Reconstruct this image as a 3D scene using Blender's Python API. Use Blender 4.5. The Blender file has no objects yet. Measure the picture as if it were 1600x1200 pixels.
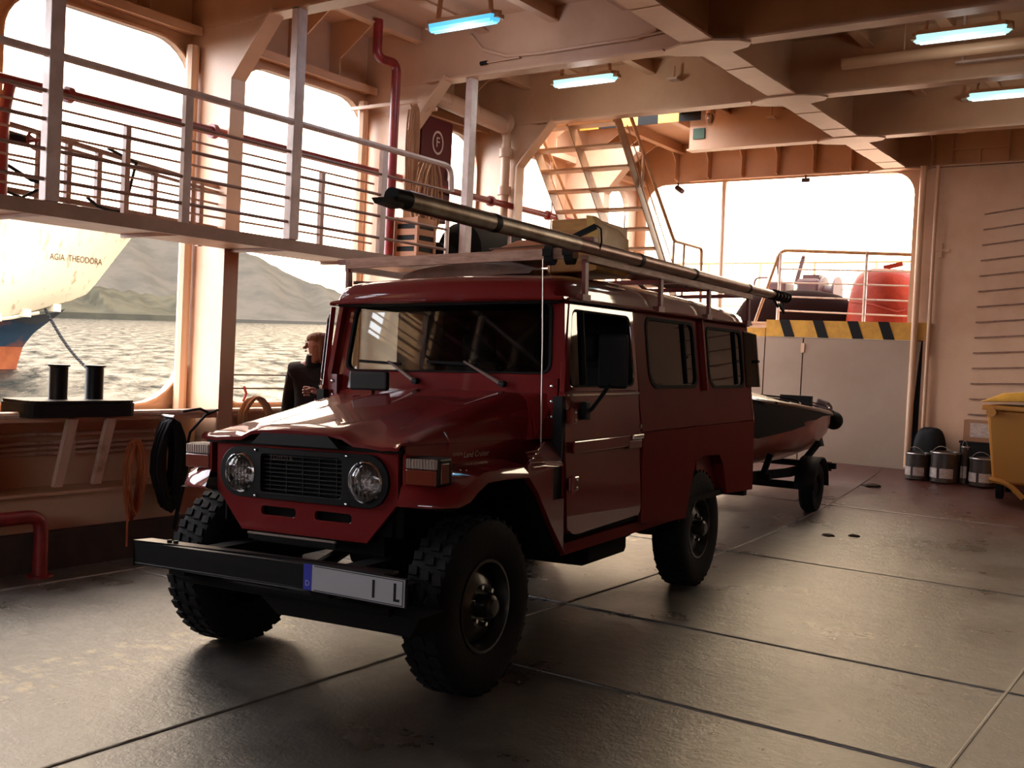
import bpy, bmesh, math, random
from mathutils import Vector, Matrix
from mathutils.geometry import tessellate_polygon
random.seed(7)
SC = bpy.context.scene
COL = SC.collection
PI = math.pi

# ------------------------------------------------------------------ camera
cd = bpy.data.cameras.new('camera')
cam = bpy.data.objects.new('camera', cd)
COL.objects.link(cam)
cd.sensor_width = 36.0
cd.lens = 37.142
cd.clip_start = 0.05
cd.clip_end = 20000
_r = Vector((0.8222279, 0.5671617, 0.0476330))
_u = Vector((-0.0549682, -0.0041684, 0.9984794))
_b = Vector((0.5664978, -0.8235959, 0.0277485))
cam.matrix_world = Matrix(((_r.x, _u.x, _b.x, 0), (_r.y, _u.y, _b.y, 0), (_r.z, _u.z, _b.z, 1.5614), (0, 0, 0, 1)))
SC.camera = cam

# ------------------------------------------------------------------ sky and exposure
SKY_STRENGTH = 7.0
w = bpy.data.worlds.new('sky')
SC.world = w
w.use_nodes = True
nt = w.node_tree
nt.nodes.clear()
out = nt.nodes.new('ShaderNodeOutputWorld')
bg = nt.nodes.new('ShaderNodeBackground')
tc = nt.nodes.new('ShaderNodeTexCoord')
SUN_DIR = Vector((-0.30, 0.92, 0.22)).normalized()
# hazy evening sky: cool white, warming smoothly towards the low sun
dt = nt.nodes.new('ShaderNodeVectorMath')
dt.operation = 'DOT_PRODUCT'
dt.inputs[1].default_value = SUN_DIR
mr_ = nt.nodes.new('ShaderNodeMapRange')
mr_.interpolation_type = 'SMOOTHSTEP'
mr_.inputs['From Min'].default_value = 0.15
mr_.inputs['From Max'].default_value = 1.0
mxs = nt.nodes.new('ShaderNodeMix')
mxs.data_type = 'RGBA'
mxs.inputs['A'].default_value = (0.93, 0.93, 1.0, 1)
mxs.inputs['B'].default_value = (1.0, 0.76, 0.50, 1)
nt.links.new(tc.outputs['Generated'], dt.inputs[0])
nt.links.new(dt.outputs['Value'], mr_.inputs['Value'])
nt.links.new(mr_.outputs['Result'], mxs.inputs['Factor'])
nt.links.new(mxs.outputs['Result'], bg.inputs[0])
bg.inputs[1].default_value = SKY_STRENGTH
nt.links.new(bg.outputs[0], out.inputs[0])

# low hazy sun over the stern
sd = bpy.data.lights.new('sun', 'SUN')
sd.energy = 0.4
sd.angle = math.radians(6)
sd.color = (1.0, 0.72, 0.45)
sun = bpy.data.objects.new('sun', sd)
COL.objects.link(sun)
sun.rotation_euler = SUN_DIR.to_track_quat('Z', 'Y').to_euler()

vs = SC.view_settings
vs.view_transform = 'Standard'
vs.look = 'None'
vs.gamma = 1.0
vs.exposure = 0.95
vs.use_curve_mapping = False
SC.cycles.max_bounces = 8
SC.cycles.transparent_max_bounces = 12
SC.cycles.sample_clamp_indirect = 8.0
SC.cycles.caustics_reflective = False
SC.cycles.caustics_refractive = False


# ------------------------------------------------------------------ materials
def mk(name, col, rough=0.5, metal=0.0, col2=None, nscale=6.0, bump=0.0, bscale=40.0, coat=0.0, emit=None, estr=0.0,
       rough2=None, stretch=None, spec=0.5, thresh=(0.4, 0.62)):
    m = bpy.data.materials.new(name)
    m.use_nodes = True
    t = m.node_tree
    b = t.nodes['Principled BSDF']
    b.inputs['Base Color'].default_value = (*col, 1)
    b.inputs['Roughness'].default_value = rough
    b.inputs['Metallic'].default_value = metal
    b.inputs['Coat Weight'].default_value = coat
    b.inputs['Coat Roughness'].default_value = 0.04
    b.inputs['Specular IOR Level'].default_value = spec
    co = t.nodes.new('ShaderNodeTexCoord')
    src = co.outputs['Object']
    if stretch:
        mp = t.nodes.new('ShaderNodeMapping')
        mp.inputs['Scale'].default_value = stretch
        t.links.new(src, mp.inputs['Vector'])
        src = mp.outputs['Vector']
    if col2 is not None or rough2 is not None:
        n = t.nodes.new('ShaderNodeTexNoise')
        n.inputs['Scale'].default_value = nscale
        n.inputs['Detail'].default_value = 7
        n.inputs['Roughness'].default_value = 0.62
        t.links.new(src, n.inputs['Vector'])
        mr = t.nodes.new('ShaderNodeMapRange')
        mr.inputs['From Min'].default_value = thresh[0]
        mr.inputs['From Max'].default_value = thresh[1]
        t.links.new(n.outputs['Fac'], mr.inputs['Value'])
        if col2 is not None:
            mx = t.nodes.new('ShaderNodeMix')
            mx.data_type = 'RGBA'
            mx.inputs['A'].default_value = (*col, 1)
            mx.inputs['B'].default_value = (*col2, 1)
            t.links.new(mr.outputs['Result'], mx.inputs['Factor'])
            t.links.new(mx.outputs['Result'], b.inputs['Base Color'])
        if rough2 is not None:
            m2 = t.nodes.new('ShaderNodeMapRange')
            m2.inputs['To Min'].default_value = rough
            m2.inputs['To Max'].default_value = rough2
            t.links.new(mr.outputs['Result'], m2.inputs['Value'])
            t.links.new(m2.outputs['Result'], b.inputs['Roughness'])
    if bump:
        n2 = t.nodes.new('ShaderNodeTexNoise')
        n2.inputs['Scale'].default_value = bscale
        n2.inputs['Detail'].default_value = 4
        t.links.new(src, n2.inputs['Vector'])
        bp = t.nodes.new('ShaderNodeBump')
        bp.inputs['Strength'].default_value = bump
        bp.inputs['Distance'].default_value = 0.02
        t.links.new(n2.outputs['Fac'], bp.inputs['Height'])
        t.links.new(bp.outputs['Normal'], b.inputs['Normal'])
    if emit:
        b.inputs['Emission Color'].default_value = (*emit, 1)
        b.inputs['Emission Strength'].default_value = estr
    return m


def mk_glass(name, tint, refl=0.08, rough=0.02):
    m = bpy.data.materials.new(name)
    m.use_nodes = True
    t = m.node_tree
    t.nodes.clear()
    o = t.nodes.new('ShaderNodeOutputMaterial')
    tr = t.nodes.new('ShaderNodeBsdfTransparent')
    tr.inputs[0].default_value = (*tint, 1)
    gl = t.nodes.new('ShaderNodeBsdfGlossy')
    gl.inputs['Roughness'].default_value = rough
    fr = t.nodes.new('ShaderNodeFresnel')
    fr.inputs['IOR'].default_value = 1.5
    mx = t.nodes.new('ShaderNodeMixShader')
    t.links.new(fr.outputs[0], mx.inputs[0])
    t.links.new(tr.outputs[0], mx.inputs[1])
    t.links.new(gl.outputs[0], mx.inputs[2])
    t.links.new(mx.outputs[0], o.inputs[0])
    return m


M = {}
M['cream'] = mk('cream_ship_paint', (0.66, 0.44, 0.285), 0.42, col2=(0.58, 0.36, 0.22), nscale=1.6, bump=0.12, bscale=9)
M['cream_dirty'] = mk('weathered_cream_paint', (0.62, 0.42, 0.30), 0.5, col2=(0.36, 0.20, 0.12), nscale=3.5, thresh=(0.55, 0.72), bump=0.15, bscale=20)
M['white_rail'] = mk('white_rail_paint', (0.70, 0.54, 0.43), 0.4, col2=(0.50, 0.33, 0.23), nscale=12, thresh=(0.55, 0.7))
M['brown_rail'] = mk('brown_stained_rail_paint', (0.30, 0.17, 0.11), 0.5, col2=(0.17, 0.09, 0.06), nscale=10)
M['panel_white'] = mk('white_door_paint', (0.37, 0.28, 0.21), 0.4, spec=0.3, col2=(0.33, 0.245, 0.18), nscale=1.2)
M['grey_cream'] = mk('pale_grey_cream_paint', (0.66, 0.53, 0.46), 0.42, col2=(0.52, 0.39, 0.32), nscale=6)  # greyer and paler than the main cream
M['shade_brown'] = mk('shaded_walkway_brown', (0.40, 0.25, 0.18), 0.5, col2=(0.32, 0.19, 0.13), nscale=4)  # brown tone puts the shade into the cream walkway's colour
M['rail_shade'] = mk('thin_rail_paint', (0.30, 0.18, 0.13), 0.45)
M['stair_paint'] = mk('stair_paint', (0.46, 0.28, 0.15), 0.42, col2=(0.36, 0.20, 0.10), nscale=7)
M['stair_ochre'] = mk('ochre_handrail_paint', (0.46, 0.24, 0.10), 0.4, col2=(0.36, 0.17, 0.07), nscale=9)
M['tarp_dark'] = mk('dark_maroon_tarp', (0.008, 0.003, 0.0025), 0.9, spec=0.03, bump=0.5, bscale=6)
M['rim'] = mk('dark_wheel_rim', (0.05, 0.048, 0.045), 0.3, 0.8)
M['lips'] = mk('lips', (0.30, 0.08, 0.06), 0.5)
M['timber_dark'] = mk('dark_varnished_gunwale', (0.12, 0.05, 0.02), 0.3, coat=0.5)
M['dim_letter'] = mk('dim_brown_letter', (0.045, 0.015, 0.008), 0.6)
M['kerb'] = mk('dark_kerb_paint', (0.022, 0.016, 0.014), 0.6, col2=(0.045, 0.028, 0.02), nscale=5)
M['red_pipe'] = mk('red_fire_main_paint', (0.26, 0.018, 0.014), 0.4, col2=(0.17, 0.012, 0.01), nscale=8)
M['red_cab'] = mk('red_cabinet_paint', (0.10, 0.008, 0.008), 0.6, spec=0.2)
M['yellow'] = mk('yellow_hazard_paint', (0.62, 0.33, 0.04), 0.45, col2=(0.48, 0.24, 0.03), nscale=6)
M['black'] = mk('black_paint', (0.010, 0.010, 0.010), 0.6, spec=0.15)
M['black_gloss'] = mk('black_gloss_paint', (0.008, 0.008, 0.008), 0.4, spec=0.12)
M['rubber'] = mk('black_rubber', (0.008, 0.0075, 0.0075), 0.8, spec=0.12, bump=0.2, bscale=60)
M['under'] = mk('dark_chassis_steel', (0.006, 0.0055, 0.005), 0.8, spec=0.1)
M['car_red'] = mk('car_red_paint', (0.145, 0.0085, 0.009), 0.5, spec=0.05, coat=0.9, col2=(0.13, 0.0078, 0.0082), nscale=3)
M['car_red_dull'] = mk('dull_car_red_paint', (0.125, 0.0095, 0.0095), 0.55, spec=0.03, coat=0.03, col2=(0.11, 0.0085, 0.0085), nscale=3)
M['car_red_in'] = mk('car_red_inner_paint', (0.14, 0.010, 0.010), 0.5)
M['rack_red'] = mk('rack_red_paint', (0.20, 0.03, 0.022), 0.45, col2=(0.12, 0.02, 0.016), nscale=10)
M['rack_wood'] = mk('pale_worn_rack_paint', (0.50, 0.29, 0.20), 0.55, col2=(0.36, 0.18, 0.11), nscale=9, stretch=(1, 1, 5))
M['chrome'] = mk('chrome', (0.75, 0.75, 0.75), 0.12, 1.0)
M['alu'] = mk('dull_aluminium', (0.36, 0.31, 0.25), 0.38, 0.85, col2=(0.22, 0.17, 0.13), nscale=8)
M['bronze'] = mk('brown_anodised_tube', (0.22, 0.12, 0.085), 0.36, 0.6, col2=(0.15, 0.075, 0.055), nscale=8)
M['steel'] = mk('bare_steel', (0.42, 0.38, 0.34), 0.35, 0.9)
M['glass'] = mk_glass('car_glass', (0.42, 0.46, 0.45))
M['lens'] = mk_glass('clear_lens', (0.9, 0.9, 0.9))
M['amber'] = mk('amber_lens', (0.13, 0.022, 0.010), 0.2, coat=0.6)
M['clearlens'] = mk('ribbed_clear_lens', (0.30, 0.21, 0.17), 0.18, coat=0.6)
M['reflector'] = mk('headlight_reflector', (0.36, 0.33, 0.31), 0.12, 1.0, bump=0.6, bscale=55)
M['seat'] = mk('dark_vinyl', (0.007, 0.006, 0.006), 0.7, spec=0.15)
M['plate'] = mk('number_plate_white', (0.34, 0.34, 0.35), 0.5)
M['plate_blue'] = mk('number_plate_blue', (0.012, 0.02, 0.30), 0.5)
M['canvas'] = mk('brown_canvas', (0.15, 0.075, 0.045), 0.8, col2=(0.09, 0.045, 0.03), nscale=5, bump=0.5, bscale=14)
M['orange_canvas'] = mk('rusty_orange_canvas', (0.36, 0.13, 0.045), 0.75, bump=0.3, bscale=10)
M['dry_bag'] = mk('yellow_sheet', (0.62, 0.40, 0.09), 0.5, col2=(0.52, 0.30, 0.06), nscale=4, bump=0.4, bscale=9)
M['timber'] = mk('yellow_timber', (0.52, 0.25, 0.045), 0.55, col2=(0.36, 0.15, 0.03), nscale=6, stretch=(1, 6, 6))
M['orange_rope'] = mk('orange_rope', (0.42, 0.10, 0.03), 0.8, bump=0.6, bscale=120)
M['black_rope'] = mk('black_hose', (0.008, 0.007, 0.0065), 0.7, spec=0.15)
M['tan_rope'] = mk('tan_rope', (0.42, 0.21, 0.10), 0.85, bump=0.6, bscale=120)
M['orange_bag'] = mk('orange_tarpaulin', (0.21, 0.020, 0.006), 0.55, col2=(0.15, 0.013, 0.004), nscale=3, spec=0.2, bump=0.7, bscale=6)
M['bin_yellow'] = mk('yellow_bin_plastic', (0.50, 0.22, 0.035), 0.45)
M['can'] = mk('dark_paint_can', (0.03, 0.022, 0.018), 0.4, col2=(0.06, 0.035, 0.022), nscale=5)
M['label'] = mk('white_can_label', (0.55, 0.48, 0.43), 0.6, col2=(0.35, 0.28, 0.24), nscale=30, stretch=(1, 1, 4))
M['card'] = mk('brown_cardboard', (0.33, 0.17, 0.09), 0.8)
M['hull_red'] = mk('varnished_red_hull', (0.30, 0.065, 0.035), 0.4, coat=0.4, col2=(0.23, 0.048, 0.028), nscale=4)
M['cover'] = mk('shiny_black_cover', (0.014, 0.013, 0.012), 0.22, bump=0.9, bscale=7)
M['machine'] = mk('dark_red_winch_paint', (0.05, 0.011, 0.008), 0.6, col2=(0.03, 0.008, 0.006), nscale=6)
M['crate'] = mk('orange_plastic_crate', (0.40, 0.17, 0.07), 0.6)
M['skin'] = mk('skin', (0.30, 0.10, 0.06), 0.6)
M['jacket'] = mk('dark_jacket_cloth', (0.010, 0.006, 0.006), 0.9, spec=0.1, bump=0.3, bscale=30)
M['hair'] = mk('reddish_brown_hair', (0.20, 0.062, 0.026), 0.7, spec=0.2, bump=0.8, bscale=60, stretch=(3, 3, 0.5))
M['jeans'] = mk('dark_trousers', (0.02, 0.02, 0.028), 0.9)
M['collar'] = mk('pale_collar', (0.45, 0.40, 0.38), 0.8)
M['sea_hull_white'] = mk('ship_white_rust', (0.40, 0.32, 0.20), 0.6, spec=0.1, col2=(0.15, 0.075, 0.028), nscale=1.3, thresh=(0.56, 0.75), stretch=(1.5, 1.5, 0.12))
M['sea_hull_blue'] = mk('ship_blue_boot', (0.008, 0.016, 0.024), 0.6, spec=0.1, col2=(0.07, 0.02, 0.008), nscale=0.5, thresh=(0.5, 0.65))
M['sea_hull_red'] = mk('ship_antifouling', (0.15, 0.040, 0.013), 0.7, spec=0.1, col2=(0.11, 0.027, 0.009), nscale=1.0)
M['rust_text'] = mk('rusty_brown_letters', (0.085, 0.04, 0.016), 0.8, spec=0.0)
M['bark'] = mk('debris_brown', (0.05, 0.025, 0.015), 0.8)
M['hill_far'] = mk('haze_tinted_hillside', (0.044, 0.038, 0.030), 0.95, spec=0.0, col2=(0.033, 0.030, 0.024), nscale=0.02)  # distance haze is mixed into this desaturated grey
M['hill_near'] = mk('haze_tinted_scrub', (0.038, 0.034, 0.023), 0.95, spec=0.0, col2=(0.026, 0.024, 0.017), nscale=0.03)  # same haze put into the headland colour
M['lamp_blue'] = mk('blue_tube_cover', (0.2, 0.5, 0.6), 0.3, emit=(0.06, 0.42, 0.72), estr=0.75)
M['lamp_cyan'] = mk('cyan_tube_cover', (0.4, 0.6, 0.6), 0.3, emit=(0.42, 0.86, 0.88), estr=0.66)
M['lamp_blue_core'] = mk('blue_tube', (0.3, 0.7, 0.8), 0.3, emit=(0.16, 0.80, 0.95), estr=0.75)
M['lamp_cyan_core'] = mk('cyan_tube', (0.6, 0.8, 0.8), 0.3, emit=(0.80, 1.0, 0.98), estr=0.75)
M['green_sign'] = mk('green_exit_sign', (0.02, 0.10, 0.05), 0.5)
M['white_letter'] = mk('white_letter_paint', (0.62, 0.45, 0.38), 0.6)
M['silver_letter'] = mk('silver_badge', (0.5, 0.42, 0.36), 0.35, 0.7)


def mk_floor():
    m = bpy.data.materials.new('worn_steel_deck')
    m.use_nodes = True
    t = m.node_tree
    b = t.nodes['Principled BSDF']
    co = t.nodes.new('ShaderNodeTexCoord')
    n1 = t.nodes.new('ShaderNodeTexNoise')
    n1.inputs['Scale'].default_value = 1.3
    n1.inputs['Detail'].default_value = 9
    n1.inputs['Roughness'].default_value = 0.65
    n2 = t.nodes.new('ShaderNodeTexNoise')
    n2.inputs['Scale'].default_value = 9
    n2.inputs['Detail'].default_value = 8
    n2.inputs['Roughness'].default_value = 0.7
    n3 = t.nodes.new('ShaderNodeTexNoise')
    n3.inputs['Scale'].default_value = 0.45
    n3.inputs['Detail'].default_value = 5
    for n in (n1, n2, n3):
        t.links.new(co.outputs['Object'], n.inputs['Vector'])
    r1 = t.nodes.new('ShaderNodeValToRGB')
    e = r1.color_ramp.elements
    e[0].position, e[0].color = 0.34, (0.028, 0.025, 0.020, 1)
    e[1].position, e[1].color = 0.66, (0.108, 0.100, 0.085, 1)
    t.links.new(n1.outputs['Fac'], r1.inputs[0])
    r2 = t.nodes.new('ShaderNodeValToRGB')
    e = r2.color_ramp.elements
    e[0].position, e[0].color = 0.42, (0.45, 0.42, 0.40, 1)
    e[1].position, e[1].color = 0.62, (1.25, 1.2, 1.15, 1)
    t.links.new(n2.outputs['Fac'], r2.inputs[0])
    mx = t.nodes.new('ShaderNodeMix')
    mx.data_type = 'RGBA'
    mx.blend_type = 'MULTIPLY'
    mx.inputs['Factor'].default_value = 0.8
    t.links.new(r1.outputs[0], mx.inputs['A'])
    t.links.new(r2.outputs[0], mx.inputs['B'])
    # old yellow paint worn into patches on the port side of the deck
    sp = t.nodes.new('ShaderNodeSeparateXYZ')
    t.links.new(co.outputs['Object'], sp.inputs[0])
    mr = t.nodes.new('ShaderNodeMapRange')
    mr.inputs['From Min'].default_value = 0.50
    mr.inputs['From Max'].default_value = 0.66
    t.links.new(n2.outputs['Fac'], mr.inputs['Value'])
    band = t.nodes.new('ShaderNodeMath')
    band.operation = 'COMPARE'
    band.inputs[1].default_value = -4.42
    band.inputs[2].default_value = 0.20
    t.links.new(sp.outputs['X'], band.inputs[0])
    ml = t.nodes.new('ShaderNodeMath')
    ml.operation = 'MULTIPLY'
    t.links.new(mr.outputs['Result'], ml.inputs[0])
    t.links.new(band.outputs[0], ml.inputs[1])
    m2 = t.nodes.new('ShaderNodeMix')
    m2.data_type = 'RGBA'
    m2.inputs['B'].default_value = (0.34, 0.25, 0.11, 1)
    t.links.new(ml.outputs[0], m2.inputs['Factor'])
    t.links.new(mx.outputs['Result'], m2.inputs['A'])
    # red oxide paint on the rising aft end
    m3 = t.nodes.new('ShaderNodeMix')
    m3.data_type = 'RGBA'
    m3.inputs['B'].default_value = (0.085, 0.022, 0.014, 1)
    mr3 = t.nodes.new('ShaderNodeMapRange')
    mr3.inputs['From Min'].default_value = 9.8
    mr3.inputs['From Max'].default_value = 11.2
    mr3.inputs['To Max'].default_value = 0.85
    t.links.new(sp.outputs['Y'], mr3.inputs['Value'])
    t.links.new(mr3.outputs['Result'], m3.inputs['Factor'])
    t.links.new(m2.outputs['Result'], m3.inputs['A'])
    t.links.new(m3.outputs['Result'], b.inputs['Base Color'])
    mrr = t.nodes.new('ShaderNodeMapRange')
    mrr.inputs['From Min'].default_value = 0.35
    mrr.inputs['From Max'].default_value = 0.65
    b.inputs['Specular IOR Level'].default_value = 1.0
    b.inputs['IOR'].default_value = 1.8
    mrr.inputs['To Min'].default_value = 0.25
    mrr.inputs['To Max'].default_value = 0.42
    t.links.new(n1.outputs['Fac'], mrr.inputs['Value'])
    t.links.new(mrr.outputs['Result'], b.inputs['Roughness'])
    n4 = t.nodes.new('ShaderNodeTexNoise')
    n4.inputs['Scale'].default_value = 38
    n4.inputs['Detail'].default_value = 6
    n4.inputs['Roughness'].default_value = 0.7
    t.links.new(co.outputs['Object'], n4.inputs['Vector'])
    a4 = t.nodes.new('ShaderNodeMath')
    a4.operation = 'MULTIPLY_ADD'
    a4.inputs[1].default_value = 0.45
    t.links.new(n4.outputs['Fac'], a4.inputs[0])
    t.links.new(n2.outputs['Fac'], a4.inputs[2])
    ad = t.nodes.new('ShaderNodeMath')
    ad.operation = 'ADD'
    t.links.new(a4.outputs[0], ad.inputs[0])
    t.links.new(n3.outputs['Fac'], ad.inputs[1])
    bp = t.nodes.new('ShaderNodeBump')
    bp.inputs['Strength'].default_value = 0.42
    bp.inputs['Distance'].default_value = 0.02
    t.links.new(ad.outputs[0], bp.inputs['Height'])
    t.links.new(bp.outputs['Normal'], b.inputs['Normal'])
    return m


M['floor'] = mk_floor()


def mk_sea():
    m = bpy.data.materials.new('rippled_sea')
    m.use_nodes = True
    t = m.node_tree
    t.nodes.clear()
    o = t.nodes.new('ShaderNodeOutputMaterial')
    co = t.nodes.new('ShaderNodeTexCoord')
    mp = t.nodes.new('ShaderNodeMapping')
    mp.inputs['Rotation'].default_value = (0, 0, math.radians(-35))
    mp.inputs['Scale'].default_value = (0.16, 0.42, 1)
    t.links.new(co.outputs['Object'], mp.inputs[0])
    mp.vector_type = 'TEXTURE'
    mp.inputs['Rotation'].default_value = (0, 0, math.radians(145))
    mp.inputs['Scale'].default_value = (7.0, 2.2, 1)
    n = t.nodes.new('ShaderNodeTexNoise')
    n.inputs['Scale'].default_value = 1.0
    n.inputs['Detail'].default_value = 8
    n.inputs['Roughness'].default_value = 0.72
    t.links.new(mp.outputs[0], n.inputs['Vector'])
    bp = t.nodes.new('ShaderNodeBump')
    bp.inputs['Strength'].default_value = 0.6
    bp.inputs['Distance'].default_value = 0.5
    t.links.new(n.outputs['Fac'], bp.inputs['Height'])
    mr = t.nodes.new('ShaderNodeMapRange')
    mr.inputs['From Min'].default_value = 0.38
    mr.inputs['From Max'].default_value = 0.56
    mr.inputs['To Min'].default_value = 0.022
    mr.inputs['To Max'].default_value = 0.26
    t.links.new(n.outputs['Fac'], mr.inputs['Value'])  # noise paints the bright and dark ripple sheen through the mix factor
    df = t.nodes.new('ShaderNodeBsdfDiffuse')
    df.inputs['Color'].default_value = (0.008, 0.009, 0.008, 1)
    gl = t.nodes.new('ShaderNodeBsdfGlossy')
    gl.inputs['Roughness'].default_value = 0.08
    t.links.new(bp.outputs['Normal'], gl.inputs['Normal'])
    mx = t.nodes.new('ShaderNodeMixShader')
    t.links.new(mr.outputs['Result'], mx.inputs[0])
    t.links.new(df.outputs[0], mx.inputs[1])
    t.links.new(gl.outputs[0], mx.inputs[2])
    t.links.new(mx.outputs[0], o.inputs[0])
    return m


M['sea'] = mk_sea()


# ------------------------------------------------------------------ mesh helpers
class MB:
    def __init__(s):
        s.v = []
        s.f = []
        s.sm = []

    def add(s, vs, fs, smooth=False):
        o = len(s.v)
        s.v += [tuple(p) for p in vs]
        s.f += [tuple(i + o for i in f) for f in fs]
        s.sm += [smooth] * len(fs)
        return s

    def box(s, x0, x1, y0, y1, z0, z1):
        vs = [(x, y, z) for z in (z0, z1) for y in (y0, y1) for x in (x0, x1)]
        return s.add(vs, [(0, 2, 3, 1), (4, 5, 7, 6), (0, 1, 5, 4), (2, 6, 7, 3), (0, 4, 6, 2), (1, 3, 7, 5)])

    def hexa(s, p):          # 8 corners: bottom ring (4) then top ring (4)
        return s.add(p, [(3, 2, 1, 0), (4, 5, 6, 7), (0, 1, 5, 4), (1, 2, 6, 5), (2, 3, 7, 6), (3, 0, 4, 7)])

    def bar(s, p, q, w, h, up=(0, 0, 1)):
        p, q = Vector(p), Vector(q)
        d = (q - p).normalized()
        u = Vector(up)
        x = d.cross(u)
        if x.length < 1e-4:
            x = d.cross(Vector((1, 0, 0)))
        x.normalize()
        u = x.cross(d).normalized()
        x = x * w / 2
        u = u * h / 2
        return s.hexa([p - x - u, p + x - u, p + x + u, p - x + u, q - x - u, q + x - u, q + x + u, q - x + u])

    def tube(s, pts, r, n=8, closed=False, cap=True):
        pts = [Vector(p) for p in pts]
        N = len(pts)
        rs = r if isinstance(r, (list, tuple)) else [r] * N
        rings = []
        prev = None
        for i in range(N):
            if closed:
                d = pts[(i + 1) % N] - pts[i - 1]
            else:
                d = pts[min(i + 1, N - 1)] - pts[max(i - 1, 0)]
            d.normalize()
            if prev is None:
                a = Vector((0, 0, 1)) if abs(d.z) < 0.9 else Vector((1, 0, 0))
                x = d.cross(a).normalized()
            else:
                x = prev - d * prev.dot(d)
                if x.length < 1e-5:
                    x = d.cross(Vector((0.3, 0.5, 0.8)))
                x.normalize()
            prev = x
            y = d.cross(x)
            rings.append([pts[i] + (x * math.cos(2 * PI * k / n) + y * math.sin(2 * PI * k / n)) * rs[i] for k in range(n)])
        return s.loft(rings, True, cap and not closed, closed)

    def loft(s, rings, ring_closed=True, caps=True, closed=False, smooth=True):
        n = len(rings[0])
        vs = [p for r in rings for p in r]
        fs = []
        R = len(rings)
        for i in range(R if closed else R - 1):
            j = (i + 1) % R
            for k in range(n if ring_closed else n - 1):
                l = (k + 1) % n
                fs.append((i * n + k, i * n + l, j * n + l, j * n + k))
        s.add(vs, fs, smooth)
        if caps:
            o = len(s.v) - len(vs)
            s.f += [tuple(o + k for k in reversed(range(n))), tuple(o + (R - 1) * n + k for k in range(n))]
            s.sm += [False, False]
        return s

    def cyl(s, p, q, r, n=16, r2=None):
        return s.tube([p, q], [r, r if r2 is None else r2], n)

    def lathe(s, prof, mat=None, n=24, smooth=True, close_ends=False):
        mat = mat or Matrix()
        rings = [[mat @ Vector((r * math.cos(2 * PI * k / n), r * math.sin(2 * PI * k / n), h)) for k in range(n)] for r, h in prof]
        return s.loft(rings, True, close_ends, False, smooth)

    def plate(s, outer, holes, mapf, t):
        loops = [list(outer)] + [list(h) for h in holes]
        tri = tessellate_polygon([[Vector((a, b, 0)) for a, b in l] for l in loops])
        flat = [p for l in loops for p in l]
        n = len(flat)
        vs = [mapf(a, b, 0.0) for a, b in flat] + [mapf(a, b, t) for a, b in flat]
        fs = [tuple(x) for x in tri] + [tuple(n + i for i in reversed(x)) for x in tri]
        o = 0
        for l in loops:
            L = len(l)
            for i in range(L):
                j = (i + 1) % L
                fs.append((o + i, o + j, n + o + j, n + o + i))
            o += L
        return s.add(vs, fs)

    def sphere(s, c, rx, ry=None, rz=None, n=14, m=9):
        ry = ry or rx
        rz = rz or rx
        rings = []
        for i in range(m + 1):
            t = PI * i / m
            rr = max(math.sin(t), 0.001)
            rings.append([(c[0] + rx * rr * math.cos(2 * PI * k / n), c[1] + ry * rr * math.sin(2 * PI * k / n), c[2] - rz * math.cos(t)) for k in range(n)])
        return s.loft(rings, True, False)

    def mesh(s, name, smooth_all=False):
        me = bpy.data.meshes.new(name)
        me.from_pydata(s.v, [], s.f)
        me.update()
        bm = bmesh.new()
        bm.from_mesh(me)
        bmesh.ops.remove_doubles(bm, verts=bm.verts, dist=1e-5)
        bmesh.ops.recalc_face_normals(bm, faces=bm.faces)
        bm.to_mesh(me)
        bm.free()
        if any(s.sm) or smooth_all:
            me.polygons.foreach_set('use_smooth', [True] * len(me.polygons))
            me.set_sharp_from_angle(angle=math.radians(38))
        return me

    def build(s, name, mat, parent=None, label=None, smooth=False, bevel=0.0):
        me = s.mesh(name, smooth)
        ob = bpy.data.objects.new(name, me)
        me.materials.append(M[mat])
        COL.objects.link(ob)
        if parent is not None:
            ob.parent = parent
        if label:
            ob['label'] = label
        if bevel:
            b = ob.modifiers.new('bevel', 'BEVEL')
            b.width = bevel
            b.segments = 2
            b.limit_method = 'ANGLE'
        return ob


def rrect(x0, x1, y0, y1, r, n=6):
    rs = r if isinstance(r, (list, tuple)) else [r] * 4
    o = []
    for (cx, cy, a0, rr) in ((x1 - rs[0], y0 + rs[0], -90, rs[0]), (x1 - rs[1], y1 - rs[1], 0, rs[1]),
                             (x0 + rs[2], y1 - rs[2], 90, rs[2]), (x0 + rs[3], y0 + rs[3], 180, rs[3])):
        for k in range(n + 1):
            a = math.radians(a0 + 90 * k / n)
            o.append((cx + rr * math.cos(a), cy + rr * math.sin(a)))
    return o


def round_poly(pts, r, n=5):
    o = []
    N = len(pts)
    rs = r if isinstance(r, (list, tuple)) else [r] * N
    for i in range(N):
        p = Vector(pts[i])
        a = (Vector(pts[i - 1]) - p).normalized()
        b = (Vector(pts[(i + 1) % N]) - p).normalized()
        if rs[i] <= 0:
            o.append(tuple(p))
            continue
        for k in range(n + 1):
            t = k / n
            q = (p + a * rs[i]) * (1 - t) ** 2 + p * 2 * t * (1 - t) + (p + b * rs[i]) * t * t
            o.append(tuple(q))
    return o


def arcpath(pts, r=0.08, n=5):
    pts = [Vector(p) for p in pts]
    o = [pts[0]]
    for i in range(1, len(pts) - 1):
        p = pts[i]
        a = pts[i - 1] - p
        b = pts[i + 1] - p
        rr = min(r, a.length * 0.45, b.length * 0.45)
        a.normalize()
        b.normalize()
        for k in range(n + 1):
            t = k / n
            o.append((p + a * rr) * (1 - t) ** 2 + p * 2 * t * (1 - t) + (p + b * rr) * t * t)
    o.append(pts[-1])
    return o


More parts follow.
